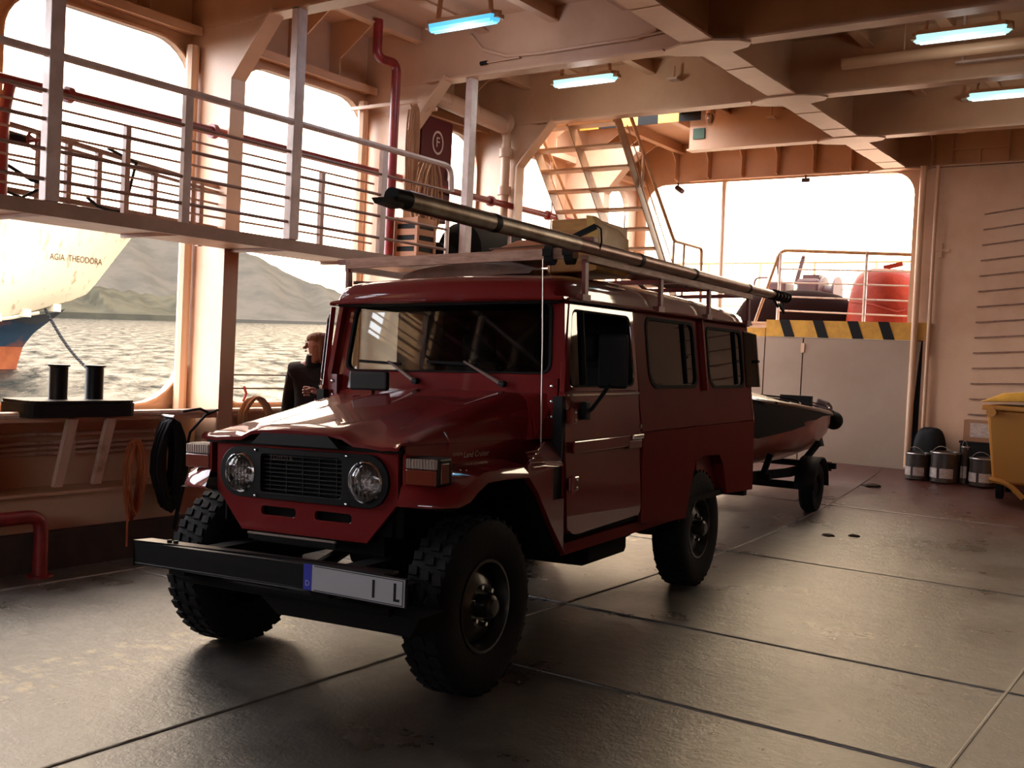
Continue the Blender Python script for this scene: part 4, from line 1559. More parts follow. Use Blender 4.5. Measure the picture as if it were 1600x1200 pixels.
MB().tube([(0, 0, 0), (.02, -.02, -.06)], .01, 6).build('lamp_bracket', 'machine', hl)
MB().cyl((-.01, -.02, -.06), (.10, -.06, -.13), .035, 10).build('lamp_head', 'machine', hl)
o = Vector((-4.62, 13.0, 3.93))
sg = empty('small_plate', 'small dark plate hanging in the top of the stern opening', 'plate', o)
MB().box(-.05, .05, -.01, .01, -.03, .02).build('plate_face', 'machine', sg)
MB().box(-.01, .01, -.01, .0, .02, .06).build('plate_hanger', 'machine', sg)

# ================================================================== THE RED CAR
# local axes of the car: x towards its left side (picture right), y rearwards from the front axle, z up
CM = Matrix(((0.99588, -0.08408, -0.03390, -3.56412), (0.08395, 0.99646, -0.00535, 3.85906), (0.03423, 0.00248, 0.99941, 0.00107), (0, 0, 0, 1)))
car = empty('off_road_car', 'red boxy long wheelbase off road car with a roof rack parked on the deck', 'car')
car.matrix_world = CM


def mir(mb):                                   # mirrored copy of a builder in x
    m = MB()
    m.add([(-x, y, z) for x, y, z in mb.v], mb.f)
    m.sm = list(mb.sm)
    return m


def VS(z):                                     # half width of the body side at height z
    T = [(.40, .822), (.80, .832), (1.10, .832), (1.35, .802), (1.85, .752), (2.2, .72)]
    for (a, b), (c, d) in zip(T, T[1:]):
        if z <= c:
            return b + (d - b) * (z - a) / (c - a)
    return .72


def sidep(s):
    return lambda a, b, d: (s * (VS(b) - d), a, b)


U0, U1 = 1.735, 3.975          # rear body side from the door to the tail
ARCH_R = [(2.50, .50), (2.60, .74), (2.66, .865), (2.79, .895), (3.15, .88), (3.235, .81), (3.345, .58)]
for s in (1, -1):
    low = [(U0, .56), (1.85, .535)] + [(2.50, .50)] + ARCH_R[1:-1] + [(3.345, .585), (U1, .56), (U1, 1.10), (U0, 1.10)]
    mb = MB()
    mb.plate(low, [], sidep(s), .02)
    mb.plate([(U0, 1.105), (U1, 1.105), (U1, 1.32), (U0, 1.32)], [], lambda a, b, d: (s * (VS(b) - d - .003), a, b), .02)
    W1 = rrect(1.90, 2.745, 1.365, 1.80, [.07, .06, .06, .12], 5)
    W2 = rrect(3.0, 3.80, 1.36, 1.79, [.07, .06, .06, .12], 5)
    mb.plate([(U0, 1.32), (U1, 1.32), (U1 + .0, 1.85), (U0 - .03, 1.85)], [W1, W2], sidep(s), .02)
    # arch lining and pillar between the windows
    aw = [(s * VS(z), y, z) for y, z in ARCH_R]
    ai = [(s * .56, y, z) for y, z in ARCH_R]
    mb.loft([aw, ai], False, False, smooth=False)
    mb.build('rear_side_panel', 'car_red_dull', car)
    mb = MB()
    mb.bar((s * VS(1.34), 2.86, 1.34), (s * VS(1.84), 2.86, 1.84), .012, .07, (s, 0, 0))
    mb.build('pillar_cover', 'car_red', car)
    # rubber seals and panes
    for k, Wd in enumerate((W1, W2)):
        cx, cz = sum(p[0] for p in Wd) / len(Wd), sum(p[1] for p in Wd) / len(Wd)
        mb = MB()
        inn = [(cx + (a - cx) * .955, cz + (b - cz) * .93) for a, b in Wd]
        mb.plate([(cx + (a - cx) * 1.012, cz + (b - cz) * 1.02) for a, b in Wd], [inn], lambda a, b, d: (s * (VS(b) + .006 - d), a, b), .02)
        fr_ = mb.build('rear_side_window', 'rubber', car)
        mb = MB()
        mb.plate(inn, [], lambda a, b, d: (s * (VS(b) - .006 - d), a, b), .003)
        mb.build('pane', 'glass', fr_)
        x0 = cx + .22
        mb = MB()
        mb.bar((s * (VS(cz - .19) + .0), x0, cz - .20), (s * (VS(cz + .19) + .0), x0, cz + .20), .012, .022, (s, 0, 0))
        mb.build('slider_bar', 'rubber', fr_)
        mb = MB()
        mb.box(s * (VS(cz) + .002) - .006, s * (VS(cz) + .002) + .006, x0 + .05, x0 + .075, cz - .03, cz - .015)
        mb.build('window_catch', 'black', fr_)
    # sill and rear corner
    mb = MB()
    mb.box(min(s * .60, s * .80), max(s * .60, s * .80), .74, 2.48, .50, .56)
    mb.build('sill', 'car_red_dull', car)

# floor, tail, inner structure
mb = MB()
mb.box(-.80, .80, .70, 3.95, .58, .62)
mb.build('floor_pan', 'under', car)
mb = MB()
RW = rrect(-.62, .62, 1.36, 1.78, .07, 5)
mb.plate([(-.825, .56), (.825, .56), (.832, 1.1), (.802, 1.34), (.755, 1.85), (-.755, 1.85), (-.802, 1.34), (-.832, 1.1)], [RW], lambda a, b, d: (a, U1 - d, b), .02)
mb.build('tail_panel', 'car_red', car)
mb = MB()
mb.plate(RW, [], lambda a, b, d: (a, U1 - .012 - d, b), .003)
mb.build('tail_window', 'glass', car)
for s in (-1, 1):
    MB().box(s * .74 - .05, s * .74 + .05, U1 + .001, U1 + .04, .80, .96).build('tail_lamp', 'amber', car)
MB().box(-.75, .75, U1 + .02, U1 + .10, .50, .60).build('rear_bumper', 'under', car)

# roof
def roof_ring(y, e, top):
    """e: 0..1 how far the crown has risen, top: crown height"""
    z0 = 1.845
    pts = [(.775, 1.832), (.772, 1.850), (.757, 1.856), (.748, 1.90), (.738, 1.945), (.715, 1.975), (.66, 1.990), (.5, 2.001), (.25, 2.010), (0, 2.014)]
    h = (top - z0) / (2.014 - z0)
    q = [(a * (1 if i < 2 else 1 - .05 * (1 - e)), b if i < 3 else z0 + (b - z0) * h) for i, (a, b) in enumerate(pts)]
    full = [(-a, b) for a, b in q[:-1]] + [q[-1]] + [(a, b) for a, b in reversed(q[:-1])]
    return [(a, y, b) for a, b in full]


rr = []
for y, e, top in ((.775, 0, 1.862), (.778, .1, 1.90), (.795, .3, 1.935), (.83, .6, 1.962), (.90, .9, 1.985), (1.05, 1, 2.004), (1.6, 1, 2.014), (2.4, 1, 2.008), (3.2, 1, 1.988),
                  (3.7, 1, 1.965), (3.88, .9, 1.940), (3.96, .5, 1.905), (3.99, .1, 1.865)):
    rr.append(roof_ring(y, e, top))
mb = MB()
mb.loft(rr, False, False)
a, b = rr[0], rr[-1]
mb.add(a, [tuple(range(len(a)))])
mb.add(b, [tuple(reversed(range(len(b))))])
mb.build('roof', 'car_red', car)
mb = MB()
for s in (-1, 1):
    mb.tube([(s * .79, .79, 1.836), (s * .79, 3.98, 1.848)], .010, 6)
mb.tube([(-.77, .768, 1.838), (-.4, .752, 1.846), (0, .748, 1.848), (.4, .752, 1.846), (.77, .768, 1.838)], .010, 6)
mb.build('drip_rail', 'car_red', car)
MB().box(-.74, .74, .80, 3.95, 1.82, 1.835).build('headlining', 'seat', car)
# small vent strip above the door
MB().tube(arcpath([(.742, 1.34, 1.944), (.752, 1.34, 1.948), (.752, 1.60, 1.946), (.742, 1.60, 1.942)], .01), .006, 6).build('roof_trim', 'chrome', car)

# windscreen frame and glass
def wsp(a, b, d):                             # a across, b height -> slightly raked plane
    return (a, .790 + (b - 1.33) * .155 + d, b)


fo = [(-.752, 1.335), (.752, 1.335), (.718, 1.862), (-.718, 1.862)]
fi = round_poly([(-.690, 1.443), (.690, 1.443), (.662, 1.838), (-.662, 1.838)], .065, 5)
mb = MB()
mb.plate(fo, [fi], wsp, .045)
mb.build('windscreen_frame', 'car_red', car, bevel=.008)
mb = MB()
gi = [(a * .975, 1.64 + (b - 1.64) * .955) for a, b in fi]
mb.plate(fi, [gi], lambda a, b, d: wsp(a, b, d - .006), .03)
mb.build('windscreen_seal', 'rubber', car)
mb = MB()
mb.plate(gi, [], lambda a, b, d: wsp(a, b, d + .012), .004)
mb.build('windscreen', 'glass', car)
for x in (-.43, .26):
    MB().sphere(wsp(x, 1.852, -.002), .010, n=8, m=6).build('screen_bolt', 'chrome', car)
for x0, z0, x1, z1, b0, b1 in ((-.16, 1.39, -.36, 1.50, (-.58, 1.50), (-.28, 1.485)), (.41, 1.385, .155, 1.505, (-.10, 1.50), (.20, 1.49))):
    o0 = wsp(x0, z0, -.03)
    o1 = wsp(x1, z1, -.03)
    mb = MB()
    mb.tube([o0, o1], [.011, .006], 6)
    wp = mb.build('wiper', 'steel', car)
    MB().cyl(wsp(x0, z0, .0), wsp(x0, z0, -.04), .018, 10).build('wiper_pivot', 'black', wp)
    MB().bar(wsp(b0[0], b0[1], -.012), wsp(b1[0], b1[1], -.012), .012, .016).build('wiper_blade', 'rubber', wp)
mb = MB()
mb.hexa([(.80, 3.84, 1.36), (.806, 3.84, 1.36), (.85, 4.04, 1.36), (.845, 4.04, 1.36), (.765, 3.84, 1.79), (.771, 3.84, 1.79), (.815, 4.03, 1.77), (.81, 4.03, 1.77)])
fp = mb.build('vent_pane', 'glass', car)
mb = MB()
mb.tube([(.848, 4.04, 1.36), (.812, 4.03, 1.77), (.768, 3.85, 1.79)], .006, 6)
mb.build('pane_edge', 'clearlens', fp)
MB().box(.815, .85, 3.98, 4.02, 1.55, 1.57).build('pane_catch', 'black', fp)
# cowl in front of the screen
mb = MB()
mb.hexa([(-.70, .60, 1.10), (.70, .60, 1.10), (.745, .80, 1.10), (-.745, .80, 1.10), (-.60, .725, 1.335), (.60, .725, 1.335), (.74, .80, 1.345), (-.74, .80, 1.345)])
mb.build('cowl', 'car_red', car, bevel=.02)
for s in (-1, 1):
    mb = MB()
    mb.box(min(s * .70, s * .76), max(s * .70, s * .76), .745, .80, 1.18, 1.42)
    fb = mb.build('screen_hinge', 'car_red', car)
    for z, dy in ((1.22, .0), (1.30, .0), (1.38, .0)):
        MB().sphere((s * .73, .742, z), .011, n=8, m=6).build('hinge_bolt', 'chrome', fb)
for x in (-.44, -.41, -.36, .10, .14, .20, .23):
    MB().sphere((x, .715, 1.333), .008, n=8, m=5).build('washer_jet', 'car_red', car)

# bonnet
def hood_ring(y, t):
    """t 0 front .. 1 rear"""
    zs = 1.122 - .012 * t                      # side edge
    zc = 1.128 + .215 * t ** .9                # flat top
    w = .592 + .072 * t
    bulge = .040 * (1 - t) ** .8
    pts = [(w, zs), (w - .004, zs + .012 + .02 * t), (w - .016 - .01 * t, zs + (zc - zs) * .52), (w - .045 - .02 * t, zs + (zc - zs) * .82), (w - .10 - .02 * t, zc - .004), (.42, zc + .003 * (1 + t)), (.335, zc + .006),
           (.27, zc + bulge * .9), (.20, zc + bulge + .004), (.08, zc + bulge + .008), (0, zc + bulge + .009)]
    f = [(-a, b) for a, b in pts[:-1]] + [pts[-1]] + [(a, b) for a, b in reversed(pts[:-1])]
    return [(a, y, b) for a, b in f]


rr = []
for k in range(15):
    t = k / 14
    rr.append(hood_ring(-.395 + 1.115 * t, t))
front = [(a, y - .018, b - .012) for a, y, b in rr[0]]
mb = MB()
mb.loft([[(a, y + .004, b - .016) for a, y, b in front], front] + rr, False, False)
mb.build('bonnet', 'car_red', car)
MB().box(-.585, .585, -.385, .70, 1.085, 1.105).build('bonnet_inner', 'under', car)
mb = MB()
mb.hexa([(-.26, -.418, 1.095), (.26, -.418, 1.095), (.26, -.38, 1.095), (-.26, -.38, 1.095), (-.20, -.42, 1.148), (.20, -.42, 1.148), (.20, -.38, 1.148), (-.20, -.38, 1.148)])
mb.build('bonnet_air_slot', 'black', car)
# bonnet catches
for s in (-1, 1):
    mb = MB()
    mb.tube([(s * .60, -.05, 1.07), (s * .615, -.05, 1.12), (s * .585, -.06, 1.165)], .008, 6)
    mb.build('bonnet_catch', 'car_red', car)

# inner wing sides with badge
for s in (-1, 1):
    mb = MB()
    mb.plate([(-.36, .93), (.72, .93), (.745, 1.112), (-.36, 1.118)], [], lambda a, b, d: (s * (.590 + (a + .36) * .06 - d), a, b), .015)
    mb.build('bonnet_side', 'car_red', car)

# front panel with tapered chin, bezel, headlamps
chin = [(-.378, .672), (.378, .672), (.545, .86), (.545, 1.105), (-.545, 1.105), (-.545, .86)]
sl1 = rrect(-.255, -.04, .752, .795, .018, 4)
sl2 = rrect(.075, .29, .752, .795, .018, 4)
bez = rrect(-.505, .505, .832, 1.072, .118, 8)


def fpl(a, b, d):
    return (a, -.352 + d, b)


mb = MB()
mb.plate(chin, [sl1, sl2, [(a * .97, .952 + (b - .952) * .93) for a, b in bez]], fpl, .02)
mb.build('front_panel', 'car_red', car, bevel=.006)
MB().box(-.54, .54, -.30, -.28, .70, 1.08).build('radiator', 'under', car)
mb = MB()
h1 = [(-.378 + .095 * math.cos(2 * PI * k / 24), .948 + .095 * math.sin(2 * PI * k / 24)) for k in range(24)]
h2 = [(.378 + .095 * math.cos(2 * PI * k / 24), .948 + .095 * math.sin(2 * PI * k / 24)) for k in range(24)]
gr_ = rrect(-.245, .245, .862, 1.045, .02, 3)
mb.plate(bez, [h1, h2, gr_], lambda a, b, d: (a, -.372 + d, b), .02)
bz = mb.build('grille_bezel', 'black_gloss', car, bevel=.006)
for k in range(9):
    z = .875 + .020 * k
    MB().box(-.244, .244, -.355, -.335, z, z + .005).build('grille_bar', 'black', bz)
for k in range(5):
    x = -.20 + .10 * k
    MB().box(x - .003, x + .003, -.352, -.34, .863, 1.044).build('grille_bar', 'black', bz)
for x, z in ((-.275, 1.060), (.275, 1.060), (-.275, .842), (.275, .842)):
    MB().sphere((x, -.374, z), .008, n=8, m=6).build('bezel_screw', 'chrome', bz)
text_mb('TOYOTA', .034, lambda x, y, d: (x - .13, -.3565, 1.028 + y)).build('grille_lettering', 'dim_letter', bz)
for x in (-.378, .378):
    T = Matrix.Translation((x, -.36, .948)) @ Matrix.Rotation(PI / 2, 4, 'X')
    mb = MB()
    mb.lathe([(.094, -.004), (.096, .014), (.088, .020), (.083, .012), (.083, .0)], T, 28)
    hl = mb.build('headlamp', 'chrome', car)
    mb = MB()
    mb.lathe([(.083, .004), (.06, -.03), (.03, -.05), (.012, -.055), (.012, -.02), (.001, -.018)], T, 28)
    mb.build('reflector', 'reflector', hl)
    mb = MB()
    mb.lathe([(.084, .010), (.07, .020), (.04, .026), (.001, .028)], T, 28)
    mb.build('lamp_lens', 'lens', hl)
    for k in range(7):
        xx = x - .066 + .022 * k
        hh = math.sqrt(max(.0, .078 ** 2 - (xx - x) ** 2)) * .9
        MB().bar((xx, -.386, .948 - hh), (xx, -.386, .948 + hh), .0022, .002, (0, 1, 0)).build('lens_rib', 'lens', hl)

# front wings
def wing(s):
    def P(x, y, z):
        return (s * x, y, z)
    # outer edge path in side view: (y, z, x)
    edge = [(-.40, .858, .575), (-.395, .858, .66), (-.36, .858, .76), (-.29, .860, .825), (-.215, .876, .836), (-.145, .918, .838), (-.07, .950, .838), (.09, .953, .838),
            (.315, .944, .838), (.41, .862, .836), (.55, .690, .832), (.715, .515, .825)]
    top = [(-.385, .900, .575), (-.38, .905, .66), (-.345, .912, .75), (-.28, .925, .805), (-.21, .945, .815), (-.145, .972, .816), (-.07, .995, .816), (.09, 1.0, .816), (.315, .995, .818)]
    inn = [(-.36, .955, .575), (-.34, .965, .60), (-.31, .98, .60), (-.27, .99, .60), (-.21, 1.0, .60), (-.145, 1.01, .60), (-.07, 1.02, .60), (.09, 1.025, .605), (.315, 1.03, .62)]
    mb = MB()
    rings = []
    for e, t, i in zip(edge[:9], top, inn):
        m1 = tuple((a + b) / 2 for a, b in zip(t, i))
        e2 = (e[0], e[1] + .012, e[2] + .0)
        rings.append([P(e[2] - .03, e[0] + .004, e[1]), P(e[2], e[0], e[1]), P(e2[2], e2[0], e2[1]), P(t[2], t[0], t[1]), P(m1[2], m1[0], m1[1] + .008), P(i[2], i[0], i[1])])
    mb.loft(rings, False, False)
    # rear flank of the wing down to the sill and the panel towards the door
    fl = [(.315, .944), (.41, .862), (.55, .690), (.700, .535), (.702, .535), (.702, 1.095), (.60, 1.10), (.315, 1.0)]
    mb.plate(fl, [rrect(.575, .70, .808, .975, .012, 3)], lambda a, b, d: (s * (.836 - max(0, b - .99) * .65 - (a - .3) * .012 - d), a, b), .016)
    lipo = [(s * .838, y, z) for y, z, x in edge[8:]]
    lipi = [(s * .80, y + .004, z - .004) for y, z, x in edge[8:]]
    mb.loft([lipo, lipi], False, False, smooth=False)
    ob = mb.build('front_wing', 'car_red', car)
    mb = MB()
    mb.plate(rrect(.575, .70, .808, .975, .012, 3), [], lambda a, b, d: (s * (.815 - d), a, b), .01)
    mb.build('wing_vent_opening', 'black', ob)
    for k in range(5):
        z = .985 + .019 * k
        MB().bar((s * (.838 - max(0, z - .99) * .65), .36, z), (s * (.838 - max(0, z - .99) * .65), .48, z - .003), .012, .010, (s, 0, 0)).build('louvre', 'car_red', ob)
    # wheel housing behind the wing
    mb = MB()
    rgs = []
    for x in (.50, .82):
        rgs.append([P(x, y, z) for y, z in ((-.33, .845), (-.24, .865), (-.15, .90), (-.07, .935), (.1, .938), (.3, .93), (.40, .85), (.54, .68), (.70, .50))])
    mb.loft(rgs, False, False, smooth=False)
    mb.add([P(.50, y, z) for y, z in ((-.33, .845), (-.07, .935), (.3, .93), (.70, .50), (.7, .45), (-.33, .45))], [(0, 1, 2, 3, 4, 5)])
    mb.build('wheel_housing', 'under', ob)
    # indicator lamp on top of the wing
    cx, cy, cz = .672, -.315, 1.01
    mb = MB()
    mb.box(s * cx - .086, s * cx + .086, cy - .03, cy + .075, cz - .062, cz + .062)
    il = mb.build('indicator_lamp', 'black_gloss', car, bevel=.012)
    MB().box(s * cx - .080, s * cx + .080, cy - .048, cy - .030, cz + .012, cz + .058).build('clear_lens', 'clearlens', il, bevel=.006)
    MB().box(s * cx - .080, s * cx + .080, cy - .050, cy - .030, cz - .058, cz + .010).build('amber_lens', 'amber', il, bevel=.006)
    for k in range(10):
        xx = s * cx - .070 + .0155 * k
        MB().box(xx - .002, xx + .002, cy - .051, cy - .048, cz + .015, cz + .056).build('lens_rib', 'steel', il)
    MB().box(s * cx + s * .080 - .008, s * cx + s * .080 + .012, cy - .02, cy + .04, cz - .05, cz + .04).build('side_lens', 'amber', il, bevel=.004)
    MB().box(s * cx - .045, s * cx + .045, cy, cy + .05, cz - .11, cz - .06).build('lamp_foot', 'black', il)
    return ob


wing(1)
wing(-1)
text_mb('Land Cruiser', .040, lambda x, y, d: (.5935 + (.535 + x + y * .25) * .06, .175 + x + y * .25, 1.056 + y), align='CENTER').build('badge', 'silver_letter', car)
text_mb('TOYOTA', .020, lambda x, y, d: (.5935 + (.38 + x) * .06, .02 + x, 1.062 + y)).build('badge', 'silver_letter', car)
for (y, x, z) in ((-.16, .70, .99), (-.12, .72, .992), (-.10, .74, .99)):
    MB().sphere((x, y, z + .012), .006, n=6, m=5).build('wing_bolt', 'chrome', car)

# bumper and plate
mb = MB()
mb.box(-.685, .76, -.735, -.715, .525, .635)
mb.box(-.685, .76, -.735, -.63, .620, .635)
mb.box(-.685, .76, -.735, -.66, .525, .537)
bm_ = mb.build('front_bumper', 'black_gloss', car, bevel=.005)
for x in (-.50, -.46):
    MB().cyl((x, -.69, .635), (x, -.69, .650), .012, 8).build('bumper_bolt', 'black', bm_)
MB().box(-.10, .40, -.60, -.58, .685, .705).build('radiator_guard', 'under', car)
mb = MB()
mb.box(-.10, .40, -.605, -.595, .708, .716)
mb.build('guard_edge', 'steel', car)
for x in (-.42, .42):
    MB().box(x - .05, x + .05, -.72, 3.9, .50, .60).build('chassis_rail', 'under', car)
PLT = Matrix.Translation((.615, -.745, .580)) @ Matrix.Rotation(math.radians(1.5), 4, 'Y')


def pp_(x, y, z):
    return tuple(PLT @ Vector((x, y, z)))


def pbox(mb, x0, x1, y0, y1, z0, z1):
    return mb.hexa([pp_(x0, y0, z0), pp_(x1, y0, z0), pp_(x1, y1, z0), pp_(x0, y1, z0), pp_(x0, y0, z1), pp_(x1, y0, z1), pp_(x1, y1, z1), pp_(x0, y1, z1)])


np_ = pbox(MB(), -.262, .262, -.004, .008, -.058, .058).build('number_plate', 'black', car)
pbox(MB(), -.212, .258, -.007, -.0045, -.054, .054).build('plate_face', 'plate', np_)
pbox(MB(), -.258, -.213, -.007, -.0045, -.054, .054).build('country_band', 'plate_blue', np_)
text_mb('D', .034, lambda x, y, d: pp_(-.2355 + x, -.008, -.026 + y)).build('country_letter', 'plate', np_)
for q in (((-.20, .25, .048, .051)), (-.20, .25, -.051, -.048), (.248, .251, -.051, .051)):
    pbox(MB(), q[0], q[1], -.0085, -.007, q[2], q[3]).build('plate_edge_line', 'black', np_)
for x in (.10, .205):
    pbox(MB(), x, x + .012, -.0085, -.007, -.036, .036).build('plate_stroke', 'black', np_)
pbox(MB(), .217, .234, -.0085, -.007, -.036, -.026).build('plate_stroke', 'black', np_)
mb = MB()
mb.tube([(.86, -.72, .60), (.90, -.70, .62), (.92, -.69, .58), (.90, -.68, .54)], .008, 6)
mb.tube([(.88, -.72, .63), (.93, -.70, .62), (.95, -.69, .57), (.92, -.68, .53)], .008, 6)
mb.build('hitch_cable', 'rubber', car)

# axles, springs, transmission, fuel tank
for y in (0, 2.95):
    mb = MB()
    mb.tube([(-.62, y, .40), (.62, y, .375)], .05, 10)
    ax = mb.build('axle', 'under', car)
    MB().sphere((.14, y, .39), .15, .15, .15).build('differential', 'under', ax)
    for s in (-1, 1):
        pts = [(s * .46, y - .60 + 1.2 * k / 8, .45 - .11 * math.sin(PI * k / 8)) for k in range(9)]
        MB().tube(pts, .035, 6).build('leaf_spring', 'under', ax)
MB().box(-.22, .22, .25, 2.0, .42, .58).build('gearbox', 'under', car, bevel=.05)
MB().box(.30, .72, 1.2, 1.8, .36, .56).build('fuel_tank', 'under', car, bevel=.04)
MB().tube([(-.55, .2, .70), (-.2, .15, .66), (.3, .1, .68)], .06, 8).build('steering_damper', 'under', car)
MB().box(-.40, .40, -.25, .62, .60, 1.05).build('engine_block', 'under', car)
MB().tube(arcpath([(-.3, 1.0, .42), (-.5, 2.4, .46), (-.5, 3.6, .5), (-.62, 3.95, .5)], .2), .035, 8).build('exhaust_pipe', 'under', car)
mb = MB()
mb.tube([(-.5, -.62, .47), (.7, -.60, .45)], .022, 8)
mb.build('track_rod', 'under', car)
mb = MB()
mb.hexa([(.10, -.62, .37), (.80, -.60, .36), (.80, -.40, .36), (.10, -.40, .37), (.0, -.62, .44), (.84, -.60, .44), (.84, -.40, .44), (.0, -.40, .44)])
mb.build('spring_shackle_plate', 'under', car)

# wheels
R_T = .400
def wheel_parts(T, parent):
    prof = [(.205, -.085), (.24, -.105), (.32, -.115), (.372, -.108), (.392, -.092), (R_T - .004, -.07), (R_T - .004, .07), (.392, .092), (.372, .108), (.32, .115), (.24, .105), (.205, .085)]
    mb = MB()
    mb.lathe(prof, T, 40)
    ty = mb.build('wheel', 'rubber', parent)
    mb = MB()
    for k in range(36):
        a = 2 * PI * k / 36
        for sd_, off in ((-1, 0), (1, .087), (0, .045)):
            h0, h1 = (-.095, -.040) if sd_ < 0 else ((.040, .095) if sd_ > 0 else (-.028, .028))
            aa = a + off
            q = []
            for rr_ in (R_T - .014, R_T + .008):
                for (da, hh) in ((-.05, h0), (.05, h0 + .012), (.05, h1), (-.05, h1 - .012)):
                    q.append(T @ Vector((rr_ * math.cos(aa + da), rr_ * math.sin(aa + da), hh)))
            mb.hexa(q)
    t_ = mb.build('tyre_tread', 'rubber', ty)
    t_['kind'] = 'stuff'
    mb = MB()
    mb.lathe([(.207, .085), (.214, .098), (.200, .100), (.185, .06), (.172, .02), (.165, .045), (.10, .075), (.085, .06), (.001, .058)], T, 32)
    mb.build('rim', 'rim', ty)
    mb = MB()
    mb.lathe([(.055, .05), (.052, .13), (.035, .145), (.001, .147)], T, 20)
    mb.build('hub', 'rim', ty)
    for k in range(6):
        a = 2 * PI * k / 6 + .2
        c = Vector((.088 * math.cos(a), .088 * math.sin(a), .065))
        MB().cyl(T @ c, T @ (c + Vector((0, 0, .025))), .011, 6).build('wheel_nut', 'chrome', ty)
    return ty


for s in (-1, 1):
    for y in (-.02, 2.95):
        zc = R_T + .007 + (-.034 * .72 * s) + (.0 if y < 1 else -.006)
        T = Matrix.Translation((s * (.712 if y < 1 else .665), y, zc)) @ Matrix.Rotation(s * PI / 2, 4, 'Y')
        wheel_parts(T, car)
# rear wheel housings
for s in (-1, 1):
    mb = MB()
    mb.add([(s * .55, y, z) for y, z in ARCH_R], [tuple(range(len(ARCH_R)))])
    mb.build('rear_wheel_housing', 'under', car)

# doors
def door(parent, mirror=True):
    """built in the closed left-hand position"""
    D0, D1 = .735, 1.715
    out_ = round_poly([(D0 + .035, .60), (D1, .615), (D1, 1.35), (D0, 1.35), (D0, .66)], [.10, .05, 0, 0, .05], 5)
    mb = MB()
    mb.plate([p for p in out_], [], lambda a, b, d: (VS(b) + .004 - d, a, b), .035)
    dr = mb.build('front_door', 'car_red', parent)
    Wo = [(D0 + .0, 1.352), (D1, 1.352), (D1 - .005, 1.825), (D0 + .135, 1.825)]
    Wi = round_poly([(D0 + .055, 1.375), (D1 - .050, 1.375), (D1 - .055, 1.79), (D0 + .165, 1.79)], [.07, .08, .06, .05], 5)
    mb = MB()
    mb.plate(Wo, [Wi], lambda a, b, d: (VS(b) + .004 - d, a, b), .03)
    mb.build('window_frame', 'car_red', dr, bevel=.006)
    cx, cz = 1.24, 1.58
    Wg = [(cx + (a - cx) * .975, cz + (b - cz) * .96) for a, b in Wi]
    mb = MB()
    mb.plate(Wi, [Wg], lambda a, b, d: (VS(b) + .0 - d, a, b), .02)
    mb.build('window_seal', 'rubber', dr)
    mb = MB()
    lim = D0 + .275
    ql = [(min(a, lim), b) for a, b in Wg if a < lim + .02] + [(lim, 1.775), (lim, 1.39)]
    ql = sorted(set((round(a, 4), round(b, 4)) for a, b in ql), key=lambda p: math.atan2(p[1] - 1.58, p[0] - (D0 + .2)))
    mb.plate(ql, [], lambda a, b, d: (VS(b) - .012 - d, a, b), .004)
    mb.build('quarter_light', 'glass', dr)
    mb = MB()
    mb.bar((VS(1.37) - .004, D0 + .26, 1.385), (VS(1.78) - .004, D0 + .29, 1.785), .014, .022, (1, 0, 0))
    mb.build('quarter_light_bar', 'rubber', dr)
    # pressed swage, waist trim, handle, hinges
    mb = MB()
    mb.box(VS(1.05), VS(1.05) + .012, .79, 1.66, 1.03, 1.095)
    mb.build('swage', 'car_red', dr, bevel=.01)
    MB().bar((VS(1.335) + .008, D0 + .02, 1.335), (VS(1.335) + .008, D1 - .01, 1.335), .008, .010).build('waist_trim', 'chrome', dr)
    mb = MB()
    mb.box(VS(1.05) + .012, VS(1.05) + .032, 1.52, 1.68, 1.070, 1.098)
    mb.build('door_handle', 'chrome', dr, bevel=.006)
    mb = MB()
    mb.box(VS(1.0) + .004, VS(1.0) + .014, 1.50, 1.69, 1.015, 1.062)
    mb.build('handle_recess', 'car_red_in', dr, bevel=.004)
    for z in (1.225, .875):
        mb = MB()
        mb.box(VS(z) + .004, VS(z) + .022, D0 - .005, D0 + .10, z - .04, z + .04)
        mb.build('door_hinge', 'car_red', dr, bevel=.012)
        MB().cyl((VS(z) + .022, D0 + .02, z - .045), (VS(z) + .022, D0 + .02, z + .045), .013, 10).build('hinge_pin', 'car_red', dr)
        for q in (-.02, .02):
            MB().sphere((VS(z) + .024, D0 + .065, z + q), .008, n=8, m=6).build('hinge_screw', 'chrome', dr)
    MB().cyl((VS(1.13), D1 - .03, 1.14), (VS(1.13) + .012, D1 - .03, 1.14), .014, 10).build('door_lock', 'chrome', dr)
    MB().box(.60, .78, D0 + .05, D1 - .05, .68, 1.33).build('door_trim', 'seat', dr)
    if not mirror:
        return dr
    # mirror
    mb = MB()
    mb.tube(arcpath([(VS(1.26) + .01, .93, 1.255), (VS(1.26) + .05, .93, 1.25), (VS(1.26) + .10, .98, 1.34), (.95, 1.02, 1.42)], .04), .011, 8)
    mb.build('mirror_arm', 'black', dr)
    MB().box(VS(1.26) + .004, VS(1.26) + .04, .90, .96, 1.205, 1.30).build('mirror_bracket', 'black', dr, bevel=.008)
    mb = MB()
    mb.box(.865, 1.035, 1.00, 1.035, 1.37, 1.66)
    mb.build('mirror_head', 'black', dr, bevel=.015)
    MB().box(.88, 1.02, 1.0355, 1.038, 1.385, 1.645).build('mirror_glass', 'chrome', dr)
    return dr


door(car)
dl_ = door(car, False)
# the far door: mirrored and swung open about its hinge
def mirror_tree(ob):
    for c in [k for k in COL.objects if k.parent == ob]:
        mirror_tree(c)
    me = ob.data
    for v in me.vertices:
        v.co.x = -v.co.x
    me.flip_normals()


